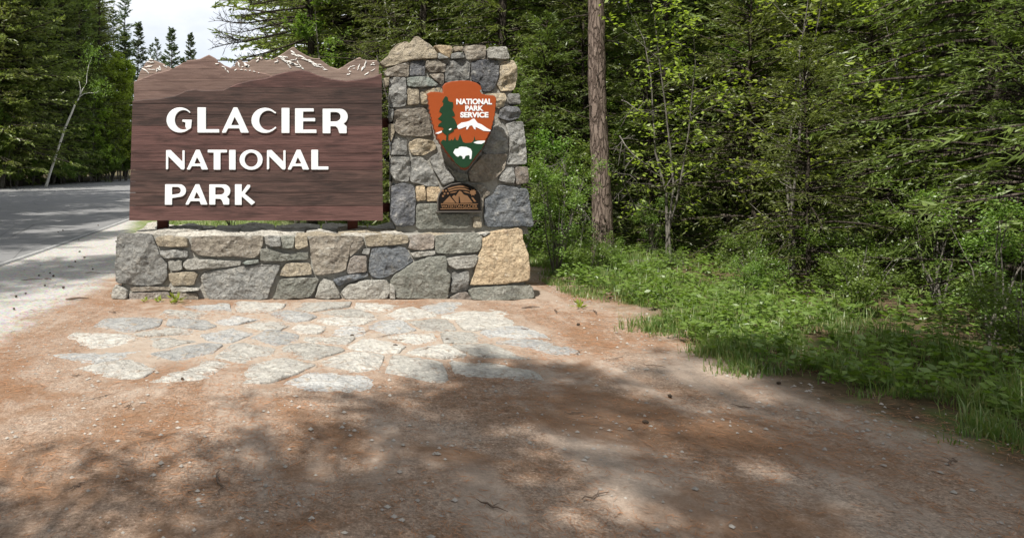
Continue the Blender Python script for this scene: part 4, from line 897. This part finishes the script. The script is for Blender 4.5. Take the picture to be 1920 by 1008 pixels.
for bough in ([(585,12),(540,18),(500,22),(462,30),(448,40)], [(585,30),(540,33),(500,38),(460,44),(433,42),(413,39)], [(585,30),(545,40),(500,50),(470,57),(447,62)], [(585,48),(540,60),(500,69),(460,78),(430,82),(404,89)], [(500,69),(457,77),(427,72),(410,69)], [(585,70),(545,84),(505,98),(470,106),(440,118)], [(585,-8),(530,-2),(490,6),(464,10)]):
    pts = np.array([(np.array(P(u, v, 18.-.35*q_))-np.array(Lx))/.80 for q_, (u, v) in enumerate(bough)]); n_ = len(pts); m = MB(); m.tube(pts, np.linspace(.042, .010, n_)*(1 if bough[0][0] > 580 else .5), 5)
    for _ in range(34):
        t = rs_.uniform(.35*(n_-1), n_-1.01); i_ = int(t); p = pts[i_]*(1-t+i_)+pts[i_+1]*(t-i_); dd = unit(pts[i_+1]-pts[i_]); up_ = np.array([rs_.normal(0, .5), rs_.normal(0, .5), rs_.uniform(-.9, 1.0)]); d = unit(dd*.7+up_); L = rs_.uniform(.12, .6)
        q = p+d*L*.5+[0, 0, .02]; m.tube([p, q, p+d*L], [.009, .007, .005], 3)
        for _k in range(2): f = unit(d+rs_.normal(0, .7, 3)); m.tube([q, q+f*L*.4], [.006, .004], 3)
    link('bare_bough', m.mesh('bare_bough', BARK_D), lar)
# young growth
for x, y, s, lab in ((4.3, 13.2, .8, 'young spruce filling the gap between the stone pillar and the big pine trunk'), (5.9, 12.2, .75, 'young spruce just right of the big pine trunk'), (3.5, 12.4, .62, 'small young spruce close behind the right flank of the pillar'), (6.6, 10.4, .8, 'young spruce between the first and second yellow green saplings'), (7.3, 9.0, .7, 'young spruce behind the rightmost yellow green sapling'), (5.3, 13.6, 1., 'tallest young spruce, behind the big pine trunk'), (6.4, 6.2, .6, 'nearest young spruce, at the grass edge on the right'), (5.9, 8.3, .55, 'smallest young spruce, standing in the bushes before the saplings'), (9.3, 10, .9, 'young spruce set deep between dark spruces on the right'), (2.9, 13.6, .7, 'young spruce hidden straight behind the pillar')):
    plant('thicket', x, y, s, None, lab, 'young tree', 'young spruces in the undergrowth right of the pillar')
for x, y, s_, lab in ((5.9, 13.6, .62, 'light leafy young tree just right of and behind the big pine trunk'), (4.0, 13.4, .5, 'light leafy young tree between the pillar and the big pine trunk'), (8.0, 12.2, .7, 'light leafy tree rising behind the rightmost yellow green sapling'), (10.2, 10.2, .75, 'light leafy tree among the dark spruces on the far right'), (8.9, 7.2, .6, 'light leafy tree at the wood edge by the right border')):
    plant('aspen', x, y, s_, None, lab, 'tree')
plant('sapling', 5.45, 10.6, 1.0, .4, 'thin sapling with bright yellow green leaves in front of the big pine trunk', 'sapling')
plant('sapling', 6.6, 9.6, 1.05, 2.4, 'yellow green sapling right of the big pine trunk', 'sapling')
plant('sapling', 7.3, 8.2, .95, 4.4, 'rightmost yellow green sapling at the edge of the wood', 'sapling')
plant('bush_b', 3.42, 10.0, .72, .3, 'bright green leafy bush against the right end of the stone wall', 'bush')
BL = 'low leafy bushes along the edge of the right hand wood'
for x, y, k, s, lab in ((3.9, 11.0, 'bush_b', .75, 'bright bush just behind the one touching the wall end'), (4.3, 10.1, 'bush', .36, 'low bush left of the foot of the big pine'), (3.7, 12.4, 'bush_b', 1., 'tall loose bush behind the wall end'), (4.9, 9.7, 'bush', .3, 'low bush in front of the foot of the big pine'), (5.5, 11.2, 'bush_b', .45, 'bush just right of the foot of the big pine'),
  (4.7, 12.6, 'bush_b', .9, 'bush right behind the big pine trunk'), (5.7, 9.0, 'bush', .62, 'low bush in front of the first yellow green sapling'), (6.2, 8.1, 'bush', .7, 'rounded bush in front of the rightmost yellow green sapling'), (5.2, 8.1, 'bush', .42, 'tiny bush half sunk in the grass right of the wall'), (6.5, 7.2, 'bush_b', .6, 'bush at the foot of the small dense spruce'), (5.4, 6.9, 'bush', .5, 'small bush at the back of the grass strip'),
  (5.6, 5.7, 'bush_b', .55, 'upright bush on the back of the grass strip near the right border'), (5.0, 4.9, 'bush', .55, 'low bush in the grass near the lower right corner'), (6.3, 5.1, 'bush_b', .8, 'bush under the long hanging boughs on the right'), (4.8, 3.9, 'bush', .5, 'bush nearest to the lower right corner'), (7.4, 6.3, 'bush_b', .9, 'tall bush by the right border below the spruce'), (7.3, 10.2, 'bush_b', .9, 'tall bush behind the second yellow green sapling'), (8.2, 9.6, 'bush_b', 1, 'tall bush deep in shade right of the saplings'), (3.3, 11.7, 'bush', .8, 'low bush hidden behind the right flank of the wall'), (3.8, 9.7, 'bush', .5, 'low bright bush at the grass edge beside the wall end')):
    plant(k, x, y, s, None, lab, 'bush', BL)
for x, y, k, s in ((-2.2, 17, 'bush', .9), (-.6, 17.6, 'bush_b', .8), (1.1, 16.2, 'bush', .9)):
    plant(k, x, y, s, None, 'low green bush behind the plank sign', 'bush', 'low bushes behind the sign')
# the big pine in front of the right wood
def big_pine():
    b = Vector((4.66, 11.3, zg(4.66, 11.3)-.05)); e = empty('pine_tree', b, 'tall pine with a thick straight reddish brown scaly trunk right of the pillar', 'tree')
    n = 190; seg = 26; z = np.concatenate([np.linspace(0, 7, 140), np.linspace(7.2, 20, 50)]); V = np.zeros((n, seg, 3)); a = np.arange(seg)*math.tau/seg
    cx = -.035*z+.012*np.sin(z*1.7)+.006*z*np.sin(z*.4); rad = .145*(1-z/26)+.07*np.exp(-z/.25)+.02*np.exp(-z/1.2)
    for i in range(n):
        for j in range(seg):
            p = Vector((math.cos(a[j])*2.2, math.sin(a[j])*2.2, z[i]*2.1)); r = rad[i]*(1+.10*noise.noise(p*1.8)+.09*abs(noise.noise(Vector((p.x*4, p.y*4, p.z*1.6))))+.04*noise.noise(p*7))
            V[i, j] = (cx[i]+r*math.cos(a[j]), r*math.sin(a[j]), z[i])
    i = np.arange(n-1)[:, None]*seg; j = np.arange(seg)[None]; F = np.stack([i+j, i+(j+1) % seg, i+seg+(j+1) % seg, i+seg+j], -1).reshape(-1, 4)
    link('trunk', npmesh('trunk', V.reshape(-1, 3), F, BARK_P, True), e)
    for zz2, az, L in ((1.25, 2.6, .10), (1.9, -.5, .3), (2.6, 3.6, .16), (3.1, -1.9, .12), (3.7, .2, .5), (4.1, 3.1, .4), (4.4, -1.2, .2)):
        m = MB(); cx2 = -.035*zz2; d = np.array([math.cos(az), math.sin(az), -.12]); m.tube([np.array([cx2, 0, zz2])+d*.1, np.array([cx2, 0, zz2])+d*(.14+L*.5), np.array([cx2, 0, zz2-.03])+d*(.14+L)], [.014, .010, .004], 5); link('branch_stub', m.mesh('branch_stub', BARK_D), e)
    for nm in ('limbs', 'crown'):
        o = link(nm, protos['pine_tall'][nm], e); o.scale = (.9, .9, .9); o.location = (-.45, 0, 1.)
big_pine()
# pale thin trunks in the wood behind
for i, (px0, px1, Yb, r, lab) in enumerate(((742, 718, 18.4, .045, 'thin pale forked trunk above the left end of the stone pillar'), (722, 741, 18.9, .032, 'thin pale trunk leaning right above the boulder on the pillar'), (818, 824, 17.2, .033, 'thin pale straight trunk above the middle of the pillar'), (690, 682, 19.2, .04, 'slim grey leaning trunk behind the right end of the carved ridge'), (712, 676, 15.6, .022, 'bare pale stick leaning left behind the carved ridge'))):
    p0 = P(px0, 120, Yb); p1 = P(px1, -30, Yb); g = gz(Yb); k = (g-p0.z)/(p1.z-p0.z); x0 = p0.x+(p1.x-p0.x)*k; e = empty('pale_sapling', (x0, Yb, g), lab, 'tree')
    m = MB(); zz_ = np.linspace(0, 8.5 if i < 4 else 4.1, 12); xs = (p1.x-p0.x)/(p1.z-p0.z)*zz_+.03*np.sin(zz_*1.9+i); m.tube(np.column_stack([xs, .05*np.sin(zz_), zz_]), r*(1-zz_/12), 7); link('trunk', m.mesh('trunk', BARK_G if i > 2 else BIRCH, True), e)
# dead lichen-grey branches arching beside the pillar
def dead(l, Y, r, lab, nt_=16, seed=1):
    rs = np.random.RandomState(seed); pts = [np.array(P(x, y, Y+.4*k/len(l))) for k, (x, y) in enumerate(l)]; e = empty('dead_branch', pts[-1], lab, 'dead branch'); b = pts[-1]; m = MB()
    pts = [p-b for p in pts]; m.tube(pts, np.linspace(r, r*.3, len(pts))[::-1] if False else np.linspace(r*.35, r, len(pts)), 6)
    A = np.array(pts)
    for k in range(nt_):
        t = rs.uniform(0, len(A)-1.01); i = int(t); p = A[i]*(1-t+i)+A[i+1]*(t-i); d = unit(rs.normal(0, 1, 3)+[0, 0, -.5]); L = rs.uniform(.12, .38)
        q = p+d*L*.5+[0, 0, -.02]; m.tube([p, q, p+d*L+[0, 0, -.07]], [.006, .004, .002], 4)
        for _ in range(3): f = unit(d+rs.normal(0, .7, 3)); m.tube([q, q+f*L*.25, q+f*L*.45+[0, 0, -.02]], [.004, .003, .0015], 3)
    link('twigs', m.mesh('twigs', BARK_G), e)
dead([(1042,300),(1060,322),(1072,350),(1088,378),(1098,402)], 10.8, .016, 'dead grey branch arching down left of the big pine trunk', 22, 2)
dead([(1100,420),(1080,418),(1062,428),(1050,442),(1047,470)], 10.6, .011, 'lower dead twiggy branch curling beside the big pine foot', 18, 3)
dead([(1150,312),(1165,335),(1178,362),(1192,392)], 10.4, .013, 'bare grey branch slanting down right of the big pine trunk', 10, 4)
dead([(1196,208),(1176,192),(1166,188)], 9.9, .010, 'short bare twig pointing left among the yellow green leaves', 5, 5)
dead([(1200,300),(1185,288),(1172,272),(1162,255)], 10.0, .012, 'bare grey branch slanting up left among the right saplings', 7, 6)
# thin dark stake and fallen log
p = gpt(1038, 10.1); e = empty('metal_stake', (p.x, 10.1, zg(p.x, 10.1)), 'thin dark upright stake in the bushes right of the wall', 'stake')
m = MB(); m.tube([(0, 0, -.05), (.01, 0, .35), (.03, .01, .72)], [.009, .009, .007], 6); link('rod', m.mesh('rod', simple('dark_rod', (.03, .025, .02), .7)), e)
p = P(1150, 505, 10.3); e = empty('fallen_log', (p.x, 10.3, p.z), 'short weathered fallen log lying in the grass right of the big pine', 'log')
m = MB(); t = np.linspace(0, 1, 9); m.tube(np.column_stack([t*1.3, .35*t, .02+.05*np.sin(t*3)]), .085*(1-.35*t), 9, .08); link('wood', m.mesh('wood', BARK_G, True), e)

# ------------------------------------------------------------------ grass, weeds, litter
def blades(c, h, w_, rs, lean=.35):
    n = len(c); a = rs.uniform(0, math.tau, n); l = np.abs(rs.normal(0, lean, n))[:, None]; D = np.column_stack([np.cos(a), np.sin(a), np.zeros(n)]); S = np.column_stack([-np.sin(a), np.cos(a), np.zeros(n)])
    h = h[:, None]; w_ = w_[:, None]; up = np.array([0, 0, 1.]); m_ = c+up*h*.55+D*h*l*.3; t = c+up*h*(1-.3*l)+D*h*l
    V = np.stack([c-S*w_, c+S*w_, m_+S*w_*.8, m_-S*w_*.8, t+S*w_*.1, t-S*w_*.1], 1).reshape(-1, 3); b = np.arange(n)[:, None]*6
    F = np.stack([b+[0, 1, 2, 3], b+[3, 2, 4, 5]], 1).reshape(-1, 4); return V, F
def place_z(x, y): return np.array([zg(a, b) for a, b in zip(x, y)])
def grass():
    rs = np.random.RandomState(3); xs = []; ys = []
    # clumps along the wood's edge
    hs = []
    for _ in range(1900):
        y = rs.uniform(2.4, 11.8); edge = 3.3+.30*math.sin(y*1.9)+.22*math.sin(y*4.3+1)+.3*noise.noise(Vector((y*2.5, 1, 1)))+(.0 if y > 6.5 else (6.5-y)*.12); x = edge+abs(rs.normal(0, 1.0))-.15*(rs.rand() < .25)
        nn = noise.noise(Vector((x*1.6, y*1.6, 5)))
        if nn < rs.uniform(-.45, .05): continue
        n = rs.randint(6, 38); xs += list(x+rs.normal(0, .045, n)); ys += list(y+rs.normal(0, .045, n)); hs += [rs.uniform(.35, 1.15)*(1+.9*nn)*(.55+.45*min(1, max(0, (x-edge)/.5)))]*n
    xs, ys = np.array(xs), np.array(ys); ok = ~((xs < 3.05) & (ys > 8.0)) & (xs > 2.7); xs, ys = xs[ok], ys[ok]; hs = np.array(hs)[ok]
    c = np.column_stack([xs, ys, place_z(xs, ys)-.005]); h = rs.uniform(.08, .26, len(c))*hs; V, F = blades(c, h, rs.uniform(.002, .005, len(c)), rs, .5)
    o = link('grass', npmesh('grass', V, F, L_GRS)); tag(o, 'fresh green grass along the edge of the right hand wood', 'grass', kind='stuff')
    xs = rs.uniform(-4.5, 5, 34000); ys = rs.uniform(11.6, 24, 34000); ok = np.array([noise.noise(Vector((a*.8, b*.8, 0))) > -.25 and a > -.25*b for a, b in zip(xs, ys)]); xs, ys = xs[ok], ys[ok]
    c = np.column_stack([xs, ys, place_z(xs, ys)-.005]); V, F = blades(c, rs.uniform(.04, .13, len(c)), rs.uniform(.004, .008, len(c)), rs, .5)
    o = link('turf', npmesh('turf', V, F, L_GRS)); tag(o, 'sunlit short grass on the ground behind the sign', 'grass', kind='stuff')
grass()
def ground_plants():
    rs = np.random.RandomState(8); C = []; D = []
    for _ in range(1900):
        y = rs.uniform(2.6, 13); x = 3.25+.3*math.sin(y*1.9)+(.0 if y > 6.5 else (6.5-y)*.12)+rs.gamma(1.5, 1.1)
        if x > 10 or (x < 3.2 and y > 8): continue
        z = zg(x, y); hh = rs.uniform(.06, .32)
        for k in range(rs.randint(5, 14)):
            a = rs.uniform(0, math.tau); C.append((x+.09*math.cos(a)*rs.rand(), y+.09*math.sin(a)*rs.rand(), z+hh*rs.uniform(.4, 1))); D.append((math.cos(a), math.sin(a), rs.uniform(-.2, .5)))
    V, F = leaves(np.array(C), unit(np.array(D)), .032, .018, rs, .6); o = link('ground_cover', npmesh('ground_cover', V, F, L_BUS)); tag(o, 'leafy ground cover under the right hand wood', 'ground cover', kind='stuff')
ground_plants()
def weed(px, py, s, lab, seed):
    rs = np.random.RandomState(seed); Y = EYE*FPX/(py-CY); x = (px-CX)/FPX*Y; e = empty('weed', (x, Y, zg(x, Y)), lab, 'weed', 'weeds growing at the foot of the wall'); n = 26
    a = rs.uniform(0, math.tau, n); el = rs.uniform(.15, 1.2, n); r = rs.uniform(.02, .085, n)*s; d = np.column_stack([np.cos(a)*np.cos(el), np.sin(a)*np.cos(el), np.sin(el)]); V, F = leaves(d*r[:, None]+[0, 0, .01], d, .030*s, .010*s, rs, .4)
    link('foliage', npmesh('foliage', V, F, L_YEL), e)
weed(330, 566, 1.5, 'bright green weed at the foot of the wall near its left end', 1); weed(297, 565, .8, 'small green weed left of the bright one at the foot of the wall', 2); weed(272, 566, .7, 'leftmost tiny weed at the foot of the wall', 3); weed(322, 569, .7, 'tiny weed just in front of the bright green one', 4)
weed(1088, 577, 1.1, 'low flat green weed on the bare dirt right of the wall', 5)
def litter():
    rs = np.random.RandomState(5)
    def ok(x, y): return ~((y > 8.12) & (y < 9.9) & (x > -2.6) & (x < 2.9))
    # gravel crumbs
    n = 24000; x = rs.uniform(-4.9, 4.2, n); y = 2.4+9.5*rs.rand(n)**1.3; k = ok(x, y) & (np.array([noise.noise(Vector((a*1.1, b*1.1, 7)))+.5*noise.noise(Vector((a*4, b*4, 7))) for a, b in zip(x, y)]) > rs.uniform(-.45, .65, n)); x, y = x[k], y[k]; n = len(x); s = rs.gamma(2, .0032, n).clip(.0025, .017)
    c = np.column_stack([x, y, place_z(x, y)+s*.25]); o8 = np.array([(1, 0, 0), (0, 1, 0), (-1, 0, 0), (0, -1, 0), (0, 0, .7), (0, 0, -.7)], float)
    V = (c[:, None]+o8[None]*s[:, None, None]*rs.uniform(.6, 1.3, (n, 6, 1))).reshape(-1, 3); f = np.array([(0, 1, 4), (1, 2, 4), (2, 3, 4), (3, 0, 4)]); F = (np.arange(n)[:, None, None]*6+f[None]).reshape(-1, 3)
    o = link('gravel', npmesh('gravel', V, F, simple('gravel_stone', (.33, .30, .265), .95, .75, sc=14, spec=.1))); tag(o, 'loose pale gravel scattered over the dirt and shoulder', 'gravel', kind='stuff')
    # pine needles
    n = 90000; x = rs.uniform(-3.2, 4.0, n); y = 2.4+7*rs.rand(n)**1.2; k = ok(x, y) & (np.array([noise.noise(Vector((a*.9, b*.9, 2)))+.6*noise.noise(Vector((a*3, b*3, 2))) for a, b in zip(x, y)]) > rs.uniform(-.5, .5, n)); x, y = x[k], y[k]; n = len(x); a = rs.uniform(0, math.pi, n); L = rs.uniform(.015, .045, n)
    c = np.column_stack([x, y, place_z(x, y)+.003+rs.rand(n)*.006]); d = np.column_stack([np.cos(a), np.sin(a), rs.normal(0, .08, n)]); V, F = leaves(c, d, L, .0013, rs, .9)
    o = link('pine_needles', npmesh('pine_needles', V, F, simple('dry_needle', (.34, .17, .085), .8, .4, sc=6))); tag(o, 'fallen rusty pine needles littering the dirt before the wall', 'needles', kind='stuff')
litter()
CONE = simple('dry_cone', (.07, .05, .035), .9, .4, sc=60, bump=.6); STICK = simple('dry_stick', (.14, .10, .075), .9, .3)
def cone_mesh():
    n, seg = 9, 10; V = []
    for i in range(n):
        t = i/(n-1); r = math.sin(math.pi*min(.98, t*.85+.12))*.02
        for j in range(seg): a = (j+.5*(i % 2))*math.tau/seg; rr = r*(1.25 if (i+j) % 2 else .8); V.append(((t-.5)*.055, rr*math.cos(a), .017+rr*math.sin(a)))
    F = [(i*seg+j, i*seg+(j+1) % seg, (i+1)*seg+(j+1) % seg, (i+1)*seg+j) for i in range(n-1) for j in range(seg)]; return pymesh('pine_cone', V, F, CONE)
cm = cone_mesh()
for px, py in ((118,440),(109,443),(184,432),(148,455),(149,475),(158,485),(141,492),(174,506),(73,518),(100,519),(94,513),(119,541),(48,552),(30,558),(26,581),(84,537),(218,458)):
    Y = EYE*FPX/(py-CY); x = (px-CX)/FPX*Y; o = link('pine_cone', cm, None, (x, Y, gz(Y)+.008)); o.rotation_euler = (0, 0, random.uniform(0, 6)); q_ = random.uniform(.5, .85); o.scale = (q_*1.1, q_, q_*.8); tag(o, 'small dark pine cone lying on the pale road shoulder', 'pine cone', 'pine cones scattered on the road shoulder')
for px, py, L, a, r, lab in ((60,525,.28,.35,.006,'thin curved twig on the shoulder, leftmost of the sticks'), (90,524,.15,-.6,.008,'short stubby twig between two longer ones on the shoulder'), (174,512,.24,-.25,.006,'thin twig nearest the dirt edge on the shoulder'), (145,562,.26,.15,.014,'thick dark piece of bark lying on the dirt left of the wall'), (133,501,.12,-.4,.006,'tiny twig on the grey shoulder below the edge line'), (995,577,.22,.1,.010,'dark stick on the brown dirt near the right end of the wall')):
    Y = EYE*FPX/(py-CY); x = (px-CX)/FPX*Y; o_ = MB(); t = np.linspace(-.5, .5, 6); o_.tube(np.column_stack([t*L, .08*L*np.sin(t*5), r+.004*np.cos(t*6)]), r*np.array([.5, 1, .95, .8, .6, .3]), 6, .15)
    o = link('stick', o_.mesh('stick', STICK, True), None, (x, Y, zg(x, Y)+.006)); o.rotation_euler = (0, 0, a); tag(o, lab, 'stick')

rq = random.Random(77); BKM = simple('bark_flake', (.16, .10, .07), .9, .35)
for q in range(30):
    x = rq.uniform(-2.4, 4.0); y = rq.uniform(2.9, 7.6); L = rq.uniform(.06, .3); r = rq.uniform(.002, .005); o_ = MB(); t = np.linspace(-.5, .5, 7)
    o_.tube(np.column_stack([t*L, rq.uniform(-.2, .2)*L*np.sin(t*4)+.012*np.sin(t*17+q), r+.006*np.abs(np.sin(t*5+q))]), r*np.array([.4, .9, 1, .9, .75, .5, .2]), 5, .2, q)
    b_ = np.array([t[3]*L, 0, r]); o_.tube([b_, b_+[L*.14, L*.12, .008], b_+[L*.2, L*.22, .006]], [r*.6, r*.4, r*.2], 4)
    o = link('stick', o_.mesh('stick', STICK, True), None, (x, y, zg(x, y)+.004)); o.rotation_euler = (0, 0, rq.uniform(0, 6)); tag(o, 'small dry fallen twig lying on the dirt before the wall', 'stick', 'dry twigs strewn on the dirt')
for q in range(9):
    x = rq.uniform(-1.8, 3.6); y = rq.uniform(3.2, 7.6); o = link('pine_cone', cm, None, (x, y, zg(x, y)+.004)); o.rotation_euler = (rq.uniform(-.4, .4), 0, rq.uniform(0, 6)); k = rq.uniform(.5, .75); o.scale = (k*1.2, k, k*.9)
    tag(o, 'dry pine cone lying on the brown dirt in the foreground', 'pine cone', 'pine cones scattered on the dirt')
